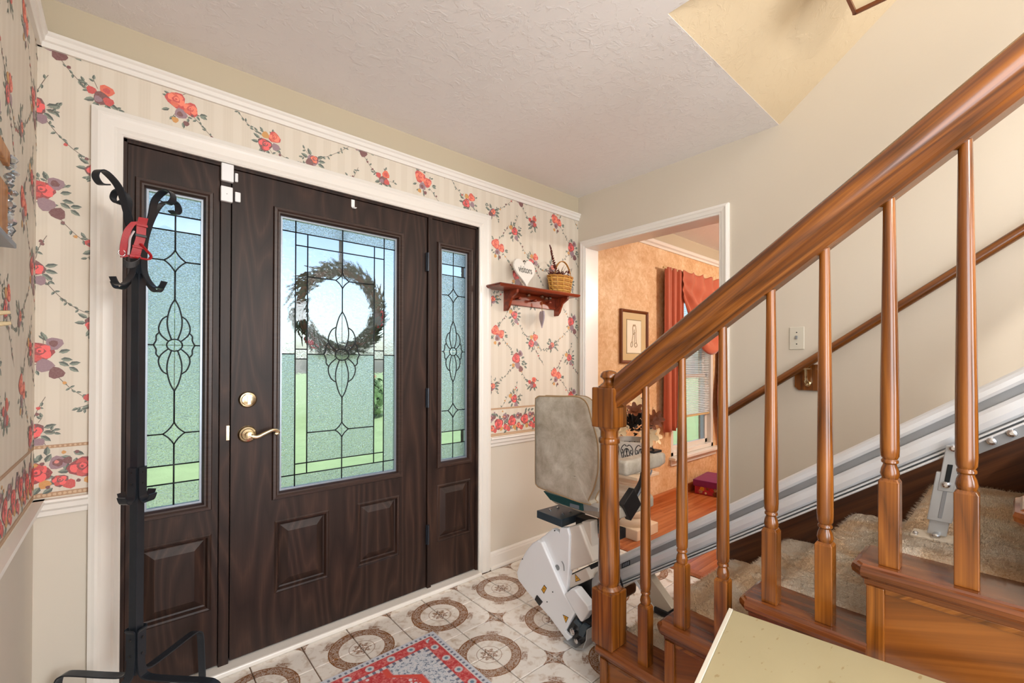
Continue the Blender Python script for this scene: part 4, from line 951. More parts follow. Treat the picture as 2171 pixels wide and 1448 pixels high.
m = MB(); m.box((bl+.016, -.014, sz-.10), (br, 0, sz-.02)); m.build('back_rail', 'cherry', sh, bevel=.002)
for t in (.2, .5, .8):
    x = bl+(br-bl)*t; m = MB(); m.lathe([(.006, -.014), (.006, -.04), (.010, -.046), (.010, -.054), (.004, -.058)], (x, 0, sz-.06), 12, 'y'); m.build('peg', 'cherry', sh, smooth=True)
for t, (dx, dz) in zip((.35, .62, .7, .78), ((0, .0), (0, .004), (0, -.004), (0, 0))):
    x = bl+(br-bl)*t; m = MB(); m.lathe([(.005, -.07), (.012, -.066), (.012, -.05), (.004, -.046)], (x, 0, sz-.035+dz), 10, 'y'); m.build('peg', 'skirt_wood', sh, smooth=True)
def heart(w, h, n=28):
    return [(w/2*(sin(t)**3), h*(.5+.0)*((13*cos(t)-5*cos(2*t)-2*cos(3*t)-cos(4*t))/15.5)) for t in [2*pi*i/n for i in range(n)]]
hc = PY(1110, 571, -.07); ht_b = sz
hs = thing('heart_sign', 'white wooden heart sign with grey lettering leaning on the shelf', 'sign', (hc.x, -.07, sz))
hp_ = heart(.185, .20); zmin = min(z for _, z in hp_)
lean = radians(16)
def hpt(x, z, y): return Vector((hc.x+x*.97, -.095+(z-zmin)*sin(lean)*.55+y, sz+.003+(z-zmin)*cos(lean)))
m = MB(); m.loft([[hpt(x*s, z*s, y) for x, z in hp_] for s, y in ((.96, .009), (1, .006), (1, -.004), (.97, -.008))]); m.build('board', 'heart_white', hs)
m = MB(); lo_ = hpt(-.012, zmin+.12, .03)
m.tube(catmull([hpt(-.01, zmin+.165, -.006), hpt(-.0, zmin+.176, -.004), hpt(.012, zmin+.18, 0), hpt(.02, zmin+.172, .004)], 4), .003, 6); m.build('hanging_wire', 'came', hs)
def text_mesh(txt, size, name, mat, parent, M4):
    c = bpy.data.curves.new(name, 'FONT'); c.body = txt; c.size = size; c.align_x = 'CENTER'; c.align_y = 'CENTER'; c.extrude = .0006
    t = bpy.data.objects.new(name, c); COL.objects.link(t); dg = bpy.context.evaluated_depsgraph_get(); dg.update()
    me = bpy.data.meshes.new_from_object(t.evaluated_get(dg)); bpy.data.objects.remove(t); me.transform(M4); me.materials.clear(); me.materials.append(MATS[mat])
    o = bpy.data.objects.new(name, me); COL.objects.link(o); o.parent = parent; return o
a0 = hpt(0, zmin+.115, -.0095)-ORG[hs.name]
text_mesh('visitors', .05, 'lettering', 'letter_grey', hs, Matrix.Translation(a0) @ Matrix.Rotation(pi/2-lean*.5, 4, 'X') @ Matrix.Rotation(-.02, 4, 'Z') @ Matrix.Scale(.78, 4, (1, 0, 0)) @ Matrix.Scale(1.25, 4, (0, 1, 0)))
# small hanging heart on a ribbon below the pegs
gx = PY(1149, 680, -.055).x
hh_ = thing('hanging_heart', 'small mauve lettered heart hanging by a ribbon from a shelf peg', 'ornament', (gx, -.055, sz-.2))
hp2 = heart(.085, .12); m = MB(); ca_, sa_ = cos(1.15), sin(1.15)
m.loft([[Vector((gx+x*ca_-y*sa_, -.055+x*sa_+y*ca_, sz-.17+z)) for x, z in hp2] for y in (-.004, .004)]); m.build('heart', 'mauve', hh_)
m = MB(); m.strap([(gx, -.055, sz-.065), (gx, -.055, sz-.13)], (ca_, sa_, 0), .008, .001); m.build('ribbon', 'wicker', hh_)
# basket of dried stems
bkx = PY(1187, 590, -.075).x; bkt = thing('wicker_basket', 'small golden wicker basket of dried stems on the shelf', 'basket', (bkx, -.078, sz))
bw, bd, bh = .102, .058, .112; by_ = -.078
def ell(z, s, ph=0, n=44): return [(bkx+bw*s*cos(2*pi*i/n), by_+bd*s*sin(2*pi*i/n), z) for i in range(n)]
m = MB(); m.loft([ell(sz+.001, .78), ell(sz+bh, 1.0), ell(sz+bh, .94), ell(sz+.02, .72)]); m.build('basket_wall', 'wicker', bkt)
NR = 9
m = MB()
for r in range(NR):
    z = sz+.006+r*(bh-.01)/(NR-1); s0 = .79+.21*(z-sz)/bh; pts = []
    for i in range(73):
        t = 2*pi*i/72; w_ = 1+.035*sin(12*t+r*pi); pts.append((bkx+bw*s0*w_*cos(t), by_+bd*s0*w_*sin(t), z))
    m.tube(pts, .0052, 6, mi=r % 2)
m.build('weave', ['wicker', 'wicker_light'], bkt, smooth=True)
for i in range(12):
    t = 2*pi*(i+.5)/12; m = MB(); m.tube([(bkx+bw*.82*cos(t), by_+bd*.82*sin(t), sz+.002), (bkx+bw*1.04*cos(t), by_+bd*1.04*sin(t), sz+bh)], .0035, 6); m.build('stake', 'wicker_light', bkt, smooth=True)
m = MB(); m.tube([(bkx+bw*1.03*cos(t), by_+bd*1.03*sin(t), sz+bh+.002*sin(t*14)) for t in [2*pi*i/60 for i in range(61)]], .006, 6); m.build('rim', 'wicker', bkt, smooth=True)
for o_ in (-.003, .003):
    m = MB(); m.tube([(bkx+.025+.078*cos(t)*1.0, by_+o_, sz+bh-.01+.12*sin(t)) for t in [pi*i/18 for i in range(19)]], .0035, 6); m.build('handle', 'wicker', bkt, smooth=True)
def spike(p, q, r, mat):
    p, q = Vector(p), Vector(q); m = MB(); m.tube([p, q], .002, 5)
    for k in range(90):
        t = .25+.75*k/90; c = p+(q-p)*t; a = rng.random()*6.3; rr_ = r*(1.1-t*.7); d = Vector((cos(a), sin(a), .7))*rr_
        m.tube([c, c+d*.6, c+d], [.003, .003, .001], 4)
    m.build('dried_spike', mat, bkt)
spike((bkx-.03, by_, sz+bh-.01), (bkx-.1, by_-.0, sz+bh+.2), .014, 'dry_red')
spike((bkx+.05, by_, sz+bh-.01), (bkx+.095, by_+.0, sz+bh+.065), .012, 'dry_red')
for a, h_ in ((.04, .1), (.06, .09), (.02, .08), (-.02, .07)):
    m = MB(); p = Vector((bkx-.005, by_, sz+bh-.01)); m.strap(catmull([p, p+Vector((a*.5, -.004, h_*.6)), p+Vector((a, -.008, h_))], 4), (.6, .8, 0), [.004, .01, .014, .016, .016, .014, .01, .006, .002], .001); m.build('dried_leaf', 'dry_green', bkt)
m = MB()
for k in range(160):
    a = rng.random()*6.3; r_ = sqrt(rng.random()); c = Vector((bkx-.01+bw*.85*r_*cos(a), by_+bd*.85*r_*sin(a), sz+bh+rng.uniform(-.012, .045)*(1-.5*r_)))
    d = Vector((rng.uniform(-1, 1), rng.uniform(-1, 1), rng.uniform(-.2, 1)))*.016; m.tube([c, c+d*.5, c+d], [.001, .0045, .001], 4)
o_ = m.build('dried_filler', 'dry_red', bkt); o_['kind'] = 'stuff'
for dx in (.022, .056):
    m = MB(); c = Vector((bkx+dx, by_-.01, sz+bh+.014))
    m.lathe([(.001, -.02), (.014, -.016), (.022, -.004), (.022, .008), (.014, .018), (.002, .021)], c, 14); m.build('white_bloom', 'heart_white', bkt, smooth=True)

# ------------------------------------------------------------------ dining room seen through the doorway
DXE, DYE = 3.7, -3.9
WX0, WX1, WZ0, WZ1 = 1.30, 2.15, .385, 1.93
m = MB(); m.box((WT, 0, 0), (WX0, .16, H)); m.box((WX1, 0, 0), (DXE, .16, H)); m.box((WX0, 0, 0), (WX1, .16, WZ0)); m.box((WX0, 0, WZ1), (WX1, .16, H))
wall_dining = struct(m.build('wall_dining', 'sponge_paint'))
m = MB(); m.box((DXE, DYE, 0), (DXE+.1, .16, H)); struct(m.build('wall_dining_side', 'sponge_paint'))
m = MB(); m.box((WT, DYE-.1, 0), (DXE+.1, DYE, H)); struct(m.build('wall_dining_rear', 'sponge_paint'))
m = MB(); m.box((WT, DYE-.1, H), (DXE+.1, .16, H+.08)); struct(m.build('ceiling_dining', 'ceiling_paint'))
def dprof(m, prof): m.loft([[(x, -d, z) for d, z in prof] for x in (WT, DXE)])
m = MB(); dprof(m, [(0, 2.262), (.012, 2.262), (.016, 2.28), (.03, 2.29), (.034, 2.31), (.03, 2.318), (0, 2.318)]); struct(m.build('trim_8', 'white_trim'))
m = MB(); m.box((WT, -.001, 2.318), (DXE, 0, H)); struct(m.build('trim_9', 'upper_paint'))
m = MB(); dprof(m, [(0, 0), (.016, 0), (.016, .07), (.012, .08), (.006, .09), (0, .09)]); struct(m.build('baseboard_dining', 'plank_wood'))
m = MB(); m.box((.06, DYE-.1, -.06), (DXE+.1, .0, -.004)); fd = struct(m.build('floor_dining', 'skirt_wood'))
pc = []
for ln_ in (.9, 1.25, 1.05):
    c_ = .0012; w_ = .083; m = MB(); m.loft([[(0, 0, -.004), (ln_-.001, 0, -.004), (ln_-.001, w_-.001, -.004), (0, w_-.001, -.004)], [(0, 0, .010), (ln_-.001, 0, .010), (ln_-.001, w_-.001, .010), (0, w_-.001, .010)], [(c_, c_, .012), (ln_-.001-c_, c_, .012), (ln_-.001-c_, w_-.001-c_, .012), (c_, w_-.001-c_, .012)]]); pc.append((m, ln_))
first = {}
for r in range(34):
    y = -.016-.083*(r+1); x = .07-[0, .45, .2, .62][r % 4]
    i = r
    while x < 3.0:
        k = i % 3; m, ln_ = pc[k]
        if x < .07:
            l2 = x+ln_-.07
            if l2 > .03: q = MB(); q.box((0, 0, -.004), (l2-.001, .082, .012)); o = q.build('plank', 'plank_wood', fd); o.location = (.07, y, 0)
        else:
            if k not in first: first[k] = m.build('plank', 'plank_wood', fd); o = first[k]
            else: o = first[k].copy(); COL.objects.link(o); o.parent = fd
            o.location = (x, y, 0)
        x += ln_; i += 1
m = MB(); m.prism([(.03, JY0, 0), (.03, JY0, .004), (.045, JY0, .014), (.085, JY0, .016), (.085, JY0, 0)], (0, JY1-JY0, 0)); struct(m.build('trim_10', 'plank_wood'))
# window_3: sash window with sill, blind
w3 = struct(bpy.data.objects.new('window_3', None)); COL.objects.link(w3); ORG['window_3'] = Vector()
m = MB(); fl = .045
m.box((WX0, .0, WZ0), (WX0+fl, .12, WZ1)); m.box((WX1-fl, 0, WZ0), (WX1, .12, WZ1)); m.box((WX0, 0, WZ1-fl), (WX1, .12, WZ1)); m.box((WX0, 0, WZ0), (WX1, .12, WZ0+.04)); m.build('window_frame', 'white_trim', w3, bevel=.004)
m = MB(); m.box((WX0-.03, -.06, WZ0-.028), (WX1+.06, .02, WZ0)); m.box((WX0-.015, -.016, WZ0-.085), (WX1+.04, 0, WZ0-.028)); m.build('window_sill', 'white_trim', w3, bevel=.005)
zm = 1.12
for z0, z1, y0 in ((WZ0+.04, zm+.02, .045), (zm-.02, WZ1-.045, .075)):
    m = MB(); s_ = .042; x0, x1 = WX0+.045, WX1-.045
    m.box((x0, y0, z0), (x0+s_, y0+.03, z1)); m.box((x1-s_, y0, z0), (x1, y0+.03, z1)); m.box((x0, y0, z0), (x1, y0+.03, z0+s_)); m.box((x0, y0, z1-s_), (x1, y0+.03, z1)); sa_o = m.build('sash', 'white_trim', w3, bevel=.003)
    MB().box((x0+s_, y0+.012, z0+s_), (x1-s_, y0+.016, z1-s_)).build('pane', 'glass_clear', sa_o)
vb = thing('window_blind', 'white slatted blind half lowered in the dining room window', 'blind', ((WX0+WX1)/2, .02, .735))
sx0_, sx1_ = WX0+.05, WX1-.05
ms = MB(); ms.loft([[(x, .018, .0), (x, .036, .006), (x, .036, .0068), (x, .018, .0008)] for x in (sx0_, sx1_)]); s0 = None
for k in range(66):
    z = .745+.0178*k
    if z > WZ1-.06: break
    if s0 is None: s0 = ms.build('slat', 'blind_white', vb); s0.location = Vector(s0.location)+Vector((0, 0, z)); base = Vector((0, 0, 0)); b0z = s0.location.z-z
    else: copy_part(s0, (s0.location.x, s0.location.y, b0z+z), vb)
MB().box((sx0_, .014, .722), (sx1_, .04, .74)).build('bottom_rail', 'mat_gold', vb, bevel=.003)
MB().box((sx0_, .01, WZ1-.07), (sx1_, .042, WZ1-.045)).build('head_rail', 'blind_white', vb)
for t in (.2, .8): x = sx0_+(sx1_-sx0_)*t; MB().box((x-.001, .012, .74), (x+.001, .014, WZ1-.06)).build('cord', 'blind_white', vb)
# curtain: side panel, swag and jabot
cu_ = thing('curtain', 'terracotta swag curtain with side panels over the dining room window', 'curtain', (1.12, -.06, .61))
def sheet(fn, nu, nv, name, mat, par, th=.0):
    m = MB(); vs = [fn(i/nu, j/nv) for j in range(nv+1) for i in range(nu+1)]; n1 = nu+1
    m.add(vs, [(j*n1+i, j*n1+i+1, (j+1)*n1+i+1, (j+1)*n1+i) for j in range(nv) for i in range(nu)]); o = m.build(name, mat, par, smooth=True, fix=False)
    md = o.modifiers.new('solid', 'SOLIDIFY'); md.thickness = .003; return o
CX0, CX1, CZ1 = 1.085, 1.40, 2.09
def panel(u, v):
    zlow = .625+.06*abs(sin(u*pi*1.0+.4))*(1 if u > .5 else .3)+(.14 if u > .82 else 0)*((u-.82)/.18)
    x = CX0+(CX1-CX0)*u*(1-.06*v); fold = sin(u*pi*7+.4)*.024*(.35+.65*v)+sin(u*pi*13)*.008
    return (x, -.07+fold, CZ1+(zlow-CZ1)*v)
sheet(panel, 70, 30, 'drape', 'curtain_cloth', cu_)
def swag(u, v):
    x0, x1 = 1.36, 2.42; x = x0+(x1-x0)*u
    drop = .16+.60*(sin(pi*min(1, u*.93+.05))**1.1)
    z = CZ1-drop*v+.012*sin(u*40)*(1-v)
    a = v*7.5+u*1.5; return (x, -.085+.04*sin(a*2.2+2.4*cos(pi*u))*min(1, v*2)*sin(pi*min(1, max(0, u*.9+.05)))+.014*sin(u*34)*(1-v), z)
sheet(swag, 70, 36, 'swag', 'curtain_cloth', cu_)
def jab(u, v):
    x = 2.17+.30*u; z = CZ1-(.95+.75*(1-u)**.7+.1*sin(u*16))*v; return (x-.05*sin(v*11)*(1-u)*v, -.075+.03*sin(u*pi*6+v*3), z)
sheet(jab, 40, 40, 'jabot', 'curtain_cloth', cu_)
m = MB(); m.tube([(CX0-.02, -.06, CZ1-.008), (2.55, -.06, CZ1-.008)], .009, 10); m.build('curtain_rod', 'mat_gold', cu_)
# framed print
p0, p1 = PY(1313, 654, 0), PY(1370, 771, 0); fx0, fx1, fz0, fz1 = p0.x, p1.x, PY(1340, 770, 0).z, PY(1340, 658, 0).z
pf = thing('picture_frame', 'brown framed beige matted drawing on the orange dining wall', 'picture', ((fx0+fx1)/2, 0, fz0))
m = MB(); fn = lambda d, h: [(fx0+d, h, fz0+d), (fx1-d, h, fz0+d), (fx1-d, h, fz1-d), (fx0+d, h, fz1-d)]
frame_loops(m, [(0, 0), (0, -.022), (.006, -.027), (.014, -.024), (.022, -.016), (.024, -.008)], fn, True); m.build('frame', 'frame_wood', pf, fix=False)
MB().box((fx0+.023, -.010, fz0+.023), (fx1-.023, -.002, fz1-.023)).build('mat', 'mat_gold', pf)
ix0, ix1, iz0, iz1 = fx0+.09, fx1-.10, fz0+.085, fz1-.085
m = MB(); fn = lambda d, h: [(ix0+d, h, iz0+d), (ix1-d, h, iz0+d), (ix1-d, h, iz1-d), (ix0+d, h, iz1-d)]
frame_loops(m, [(-.008, -.010), (-.006, -.013), (0, -.012)], fn, True); m.build('mat_bevel', 'aged_board', pf, fix=False)
art = MB().box((ix0, -.0125, iz0), (ix1, -.010, iz1)).build('art_sheet', 'art_paper', pf)
m = MB(); acx, acz = (ix0+ix1)/2, (iz0+iz1)/2
def stroke(pts, r=.003): m.tube([(acx+a, -.0125, acz+b) for a, b in [(q.x, q.y) for q in catmull([Vector((a, b, 0)) for a, b in pts], 4)]], r, 5)
for pts in ([(-.012, .1), (-.022, .07), (-.018, .02), (-.03, -.03), (-.024, -.06)], [(.02, .09), (.026, .05), (.024, 0), (.03, -.05)], [(-.012, .1), (0, .085), (.008, .1), (.018, .09)], [(-.05, -.06), (-.03, -.04), (-.024, -.075), (-.045, -.085), (-.05, -.06)], [(0, -.06), (.03, -.05), (.04, -.075), (.015, -.085), (0, -.06)], [(0, .06), (.004, .0), (0, -.05)], [(-.02, .03), (-.005, .02), (.012, .035)]): stroke(pts)
m.build('ink_figure', 'art_ink', art)
# pedestal with planter and magnolias
PC = Vector((.325, -.235, .012))
pd = thing('pedestal', 'cream fluted plaster column pedestal in the dining room corner', 'pedestal', PC)
m = MB(); m.box(PC+Vector((-.135, -.135, 0)), PC+Vector((.135, .135, .075))); m.build('plinth', 'stone', pd, bevel=.006)
m = MB(); m.lathe([(.128, .075), (.134, .09), (.134, .11), (.122, .125), (.112, .132), (.118, .142), (.122, .16), (.115, .178), (.103, .185), (.1, .2)], PC, 36); smooth_angle(m.build('base_mould', 'stone', pd), 40)
NF = 20; m = MB()
m.loft([[PC+Vector((r*(1-.07*max(0, cos(t*NF)))*cos(t), r*(1-.07*max(0, cos(t*NF)))*sin(t), z)) for t in [2*pi*i/160 for i in range(160)]] for r, z in ((.1, .195), (.1, .21), (.096, .365))]); smooth_angle(m.build('shaft', 'stone', pd), 30)
m = MB(); m.lathe([(.096, .36), (.104, .37), (.098, .377), (.112, .395), (.128, .408), (.13, .42)], PC, 32); smooth_angle(m.build('capital', 'stone', pd), 40)
m = MB(); m.box(PC+Vector((-.14, -.14, .417)), PC+Vector((.14, .14, .44))); m.build('abacus', 'stone', pd, bevel=.004)
P2 = PC+Vector((0, 0, .44))
pl = thing('planter', 'white jardiniere with black scrollwork on the plaster pedestal', 'planter', P2)
prf = [(.085, 0), (.095, .01), (.088, .02), (.125, .06), (.142, .12), (.145, .17), (.138, .215), (.145, .225), (.145, .235), (.13, .235), (.12, .2)]
m = MB(); m.lathe(prf, P2, 36, cap=False); smooth_angle(m.build('bowl', 'heart_white', pl), 50)
m = MB()
def rad_at(z):
    for (r0, z0), (r1, z1) in zip(prf[2:6], prf[3:7]):
        if z0 <= z <= z1: return r0+(r1-r0)*(z-z0)/(z1-z0)
    return .14
def scroll(t0, z0, pts, r=.0035):
    m.tube([P2+Vector(((rad_at(z0+b)+.001)*cos(t0+a), (rad_at(z0+b)+.001)*sin(t0+a), z0+b)) for a, b in [(q.x, q.y) for q in catmull([Vector((a, b, 0)) for a, b in pts], 5)]], r, 5)
for k in range(9):
    t = 2*pi*k/9
    for g in (1, -1):
        scroll(t, .13, [(g*.02, .075), (g*.12, .085), (g*.24, .07), (g*.3, .045), (g*.26, .025), (g*.19, .03), (g*.2, .05), (g*.24, .048)], .003)
        scroll(t, .13, [(g*.03, .06), (g*.1, .05), (g*.16, .01), (g*.12, -.02), (g*.06, -.01), (g*.08, .015)], .0032)
        scroll(t, .13, [(g*.3, .04), (g*.24, .0), (g*.14, -.035), (g*.04, -.05), (0, -.035)], .0028); scroll(t, .09, [(g*.02, -.01), (g*.1, -.025), (g*.2, -.01), (g*.26, .015)], .0028)
    scroll(t, .13, [(-.03, .05), (0, .062), (.03, .05), (0, .03), (-.03, .05)], .003); scroll(t, .13, [(0, .03), (.015, 0), (0, -.03)], .003)
m.build('scrollwork', 'black_plastic', pl)
fl_ = thing('flower_arrangement', 'cream silk magnolias with dark foliage in the planter', 'flowers', P2+Vector((0, 0, .2)))
FC = P2+Vector((0, 0, .262)); r9 = random.Random(11)
m = MB()
for k in range(120):
    a, e = r9.random()*6.3, r9.uniform(.08, 1.4); c = FC+Vector((cos(a)*cos(e), sin(a)*cos(e), sin(e)*1.05+.12))*r9.uniform(.05, .135)
    d = Vector((cos(a)*cos(e), sin(a)*cos(e), sin(e)+r9.uniform(-.4, .4))).normalized(); s = d.cross(Vector((r9.uniform(-1, 1), r9.uniform(-1, 1), 1))).normalized(); l = r9.uniform(.045, .08); nn = d.cross(s)*.008
    m.add([c, c+d*l*.45+s*l*.28+nn, c+d*l, c+d*l*.45-s*l*.28+nn], [(0, 1, 2), (0, 2, 3)])
o_ = m.build('foliage', 'dark_leaf', fl_, fix=False); o_['kind'] = 'stuff'
def bloom(c, d, r, mat):
    d = d.normalized(); s = d.orthogonal().normalized(); t = d.cross(s); m = MB()
    for ring, (np_, op, rr_) in enumerate(((6, 1.0, 1.0), (4, .45, .75))):
        for k in range(np_):
            a = 2*pi*k/np_+ring*.5; o = s*cos(a)+t*sin(a); q = d.cross(o); R_ = r*rr_
            p = [c, c+o*R_*.5*op+q*R_*.36+d*R_*.3, c+o*R_*1.0*op+q*R_*.22+d*R_*.5, c+o*R_*1.15*op+d*R_*.5, c+o*R_*1.0*op-q*R_*.22+d*R_*.5, c+o*R_*.5*op-q*R_*.36+d*R_*.3, c+o*R_*.6*op+d*R_*.18]
            m.add(p, [(0, 1, 6), (1, 2, 6), (2, 3, 6), (3, 4, 6), (4, 5, 6), (5, 0, 6)])
    m.build('magnolia', mat, fl_, smooth=True, fix=False)
vd = Vector((-.8, -.6, 0))
for c, d, r, mt in (((.03, -.02, .22), (-.6, -.7, .7), .055, 'cream_petal'), ((-.02, -.11, .07), (-.6, -.8, .1), .05, 'cream_petal'), ((.07, -.1, .15), (-.3, -.9, .3), .045, 'rust_petal'), ((-.1, .0, .1), (-1, -.3, .3), .045, 'cream_petal'), ((.1, -.08, .05), (.1, -1, .2), .045, 'cream_petal'), ((-.06, -.06, .2), (-.8, -.5, .8), .04, 'rust_petal'), ((.08, .02, .24), (.0, -.3, 1), .04, 'rust_petal'), ((-.01, -.12, .14), (-.4, -.9, .3), .04, 'rust_petal'), ((.14, -.04, .16), (.6, -.8, .3), .04, 'cream_petal')):
    bloom(FC+Vector(c)*1.3+Vector((0, 0, -.07)), Vector(d), r*1.35, mt)
# gift boxes on the plank floor
gb = thing('gift_box', 'red floral gift box with a purple lid under the window', 'box', (1.81, -.165, .012))
m = MB(); a_ = .12
def rotbox(x0, x1, y0, y1, z0, z1):
    q = MB(); c = Vector((1.81, -.165, 0)); R = Matrix.Rotation(a_, 3, 'Z'); q.box((x0, y0, z0), (x1, y1, z1)); q.v = [tuple(c+R @ Vector(p)) for p in q.v]; return q
rotbox(-.19, .19, -.118, .118, .012, .10).build('box_body', 'gift_red', gb, bevel=.004)
rotbox(-.2, .2, -.13, .13, .085, .145).build('lid', 'gift_purple', gb, bevel=.004)
r5 = random.Random(5)
for k in range(26):
    c = Vector((1.81, -.165, 0)); R = Matrix.Rotation(a_, 3, 'Z'); s = r5.choice((0, 1)); u = r5.uniform(-.17, .17) if s == 0 else r5.uniform(-.1, .1); z = r5.uniform(.03, .075); q = MB(); rr_ = r5.uniform(.008, .018)
    for j in range(5):
        a = j*2*pi/5; cc_ = (u+cos(a)*rr_*.7, z+sin(a)*rr_*.7); 
        q.v += []; pts = [(cc_[0]+rr_*.6*cos(b), cc_[1]+rr_*.6*sin(b)) for b in [2*pi*i/7 for i in range(7)]]
        q.add([tuple(c+R @ (Vector((p, -.1185, w)) if s == 0 else Vector((-.1905, p, w)))) for p, w in pts], [tuple(range(7))])
    q.build('printed_flower', r5.choice(('warn_yellow', 'cream_petal', 'berry_red', 'rust_petal')), gb, fix=False)

# ------------------------------------------------------------------ coat stand with dog collar
CP = Vector((-2.437, -.25, 0))
cs = thing('coat_stand', 'black wrought iron coat stand in front of the entry side light', 'coat stand', CP)
dirs = [Vector((cos(a), sin(a), 0)) for a in (pi/4, 3*pi/4, 5*pi/4, 7*pi/4)]     # back-right, back-left, front-left, front-right
def cpt(d, r, z): return CP+d*r+Vector((0, 0, z))
m = MB(); s = .0130*sqrt(2); m.loft([[CP+Vector((s*cos(a), s*sin(a), z)) for a in (0, pi/2, pi, 3*pi/2)] for z in (.25, 1.66)]); m.build('pole', 'black_iron', cs, bevel=.001)
for i, d in enumerate(dirs):
    w = Vector((-d.y, d.x, 0)); R = (.262, .262, .262, .275)[i]
    pts = catmull([cpt(d, .017, .32), cpt(d, .019, .27), cpt(d, .035, .243), cpt(d, .1, .238), cpt(d, R-.05, .238), cpt(d, R-.014, .232), cpt(d, R+.004, .21), cpt(d, R+.01, .15), cpt(d, R+.018, .003)], 5)
    lg = MB().strap(pts, w, .026, .0045).build('leg', 'black_iron', cs, smooth=False)
    m = MB(); m.strap([cpt(d, .0185, .30), cpt(d, .0185, .385), cpt(d, .024, .395)], w, .03, .004); m.build('clip', 'black_iron', lg)
    for z in (.315, .365): m = MB(); m.tube([cpt(d, .019, z), cpt(d, .0235, z)], .004, 8); m.build('rivet', 'black_plastic', lg)
    top = (1.80, 1.79, 1.80, 1.785)[i]; ro = (.125, .06, .11, .085)[i]
    pts = catmull([cpt(d, .017, 1.52), cpt(d, .018, 1.62), cpt(d, .04, 1.70), cpt(d, ro*.62, top-.03), cpt(d, ro, top), cpt(d, ro+.022, top-.004), cpt(d, ro+.03, top-.024), cpt(d, ro+.016, top-.04), cpt(d, ro-.006, top-.034)], 6)
    n_ = len(pts); MB().strap(pts, w, [.024 if k < n_*.5 else .021 for k in range(n_)], .004).build('upper_hook', 'black_iron', cs)
    pts = catmull([cpt(d, .0175, 1.60), cpt(d, .018, 1.54), cpt(d, .03, 1.505), cpt(d, .055, 1.478), cpt(d, .075, 1.478), cpt(d, .087, 1.497)], 5)
    MB().strap(pts, w, .021, .0035).build('lower_hook', 'black_iron', cs)
    zz = .83
    pts = catmull([cpt(d, .0185, zz+.075), cpt(d, .0185, zz), cpt(d, .021, zz-.02), cpt(d, .032, zz-.032), cpt(d, .046, zz-.028), cpt(d, .054, zz-.008)], 5)
    mh = MB().strap(pts, w, .027, .0035).build('middle_hook', 'black_iron', cs)
    for z in (zz+.06, zz+.025): m = MB(); m.tube([cpt(d, .019, z), cpt(d, .0225, z)], .0035, 8); m.build('rivet', 'black_plastic', mh)
dc = thing('dog_collar', 'red webbing dog collar and lead clip hanging on the coat stand', 'collar', cpt(dirs[2], .03, 1.5))
def onp(px, py, y): return PY(px, py, y)
def ribbon(px, y, w, mat, nm, t=.003, par=dc, wd=(.5, -.5, .1)): return MB().strap(catmull([onp(a, b, yy) for (a, b), yy in zip(px, y)], 5), wd, w, t).build(nm, mat, par)
c1 = ribbon(((304, 462), (300, 480), (298, 505), (290, 530), (285, 548)), (-.295, -.3, -.3, -.3, -.295), .024, 'red_webbing', 'collar_band', wd=(1, .2, .05))
c2 = ribbon(((286, 470), (272, 486), (265, 508), (262, 530), (264, 545)), (-.305, -.31, -.31, -.305, -.3), .02, 'red_webbing', 'collar_band', wd=(.9, .2, .3))
for k, (a, b) in enumerate(((301, 478), (299, 500), (293, 524), (287, 544))):
    p = onp(a, b, -.303); m = MB(); m.loft([[p+Vector((i, -.001*j, k2)) for i, k2 in ((-.014, -.003), (.014, -.005), (.014, .003), (-.014, .005))] for j in (0, 3)]); m.build('keeper_loop', 'black_plastic' if k == 1 else 'red_webbing', c1, bevel=.001)
ribbon(((272, 540), (274, 524), (276, 505), (284, 490)), (-.308, -.312, -.312, -.308), .004, 'reflective_cord', 'reflective_edge', .004)
ribbon(((298, 516), (310, 530), (320, 542), (316, 550), (300, 548), (284, 545)), (-.305, -.31, -.31, -.31, -.308, -.305), .006, 'red_webbing', 'lead_loop', .005)
m = MB(); pts = catmull([onp(a, b, -.31) for a, b in ((262, 556), (272, 562), (286, 560), (296, 552))], 4); m.strap(pts, (.1, -.3, 1), .02, .006); m.build('buckle', 'black_plastic', dc, bevel=.001)
m = MB(); c = onp(258, 536, -.305); m.tube([c+Vector((.008*cos(t), 0, .01*sin(t))) for t in [2*pi*i/14 for i in range(15)]], .0015, 6); m.build('ring', 'bright_steel', dc, smooth=True)

# ------------------------------------------------------------------ rug and low table
rc = Vector(((RX0+RX1)/2, (RY0+RY1)/2, 0)); hx, hy = (RX1-RX0)/2, (RY1-RY0)/2
m = MB(); m.loft([[(rc.x+sx*(hx-i), rc.y+sy*(hy-i), z) for sx, sy in ((-1, -1), (1, -1), (1, 1), (-1, 1))] for i, z in ((0, .0005), (0, .004), (.002, .006))])
rg = m.build('rug', 'rug_weave', loc=rc); tag(rg, 'red and pale blue patterned rug on the tile floor before the door', 'rug')
th_ = .585; A, B, D = PZ(1549, 1291, th_), PZ(2010, 1448, th_), PZ(1510, 1448, th_)
e1 = (B-A).normalized(); e2 = (D-A); e2 = (e2-e1*e2.dot(e1)).normalized(); e2 = ((D-A).normalized()*.5+e2*.5).normalized()
LEN, WID = .95, .46
lt = thing('low_table', 'low beige-topped table with pale edging beside the stair panels', 'table', A+e1*(LEN/2)+e2*(WID/2)-Vector((0, 0, th_)))
def tp(u, v, z): return A+e1*u+e2*v+Vector((0, 0, z-th_))
m = MB(); m.loft([[tp(u, v, z) for u, v in ((.006, 0), (LEN, 0), (LEN, WID), (.006, WID))] for z in (th_-.022, th_)]); m.build('table_top', 'aged_board', lt, bevel=.002)
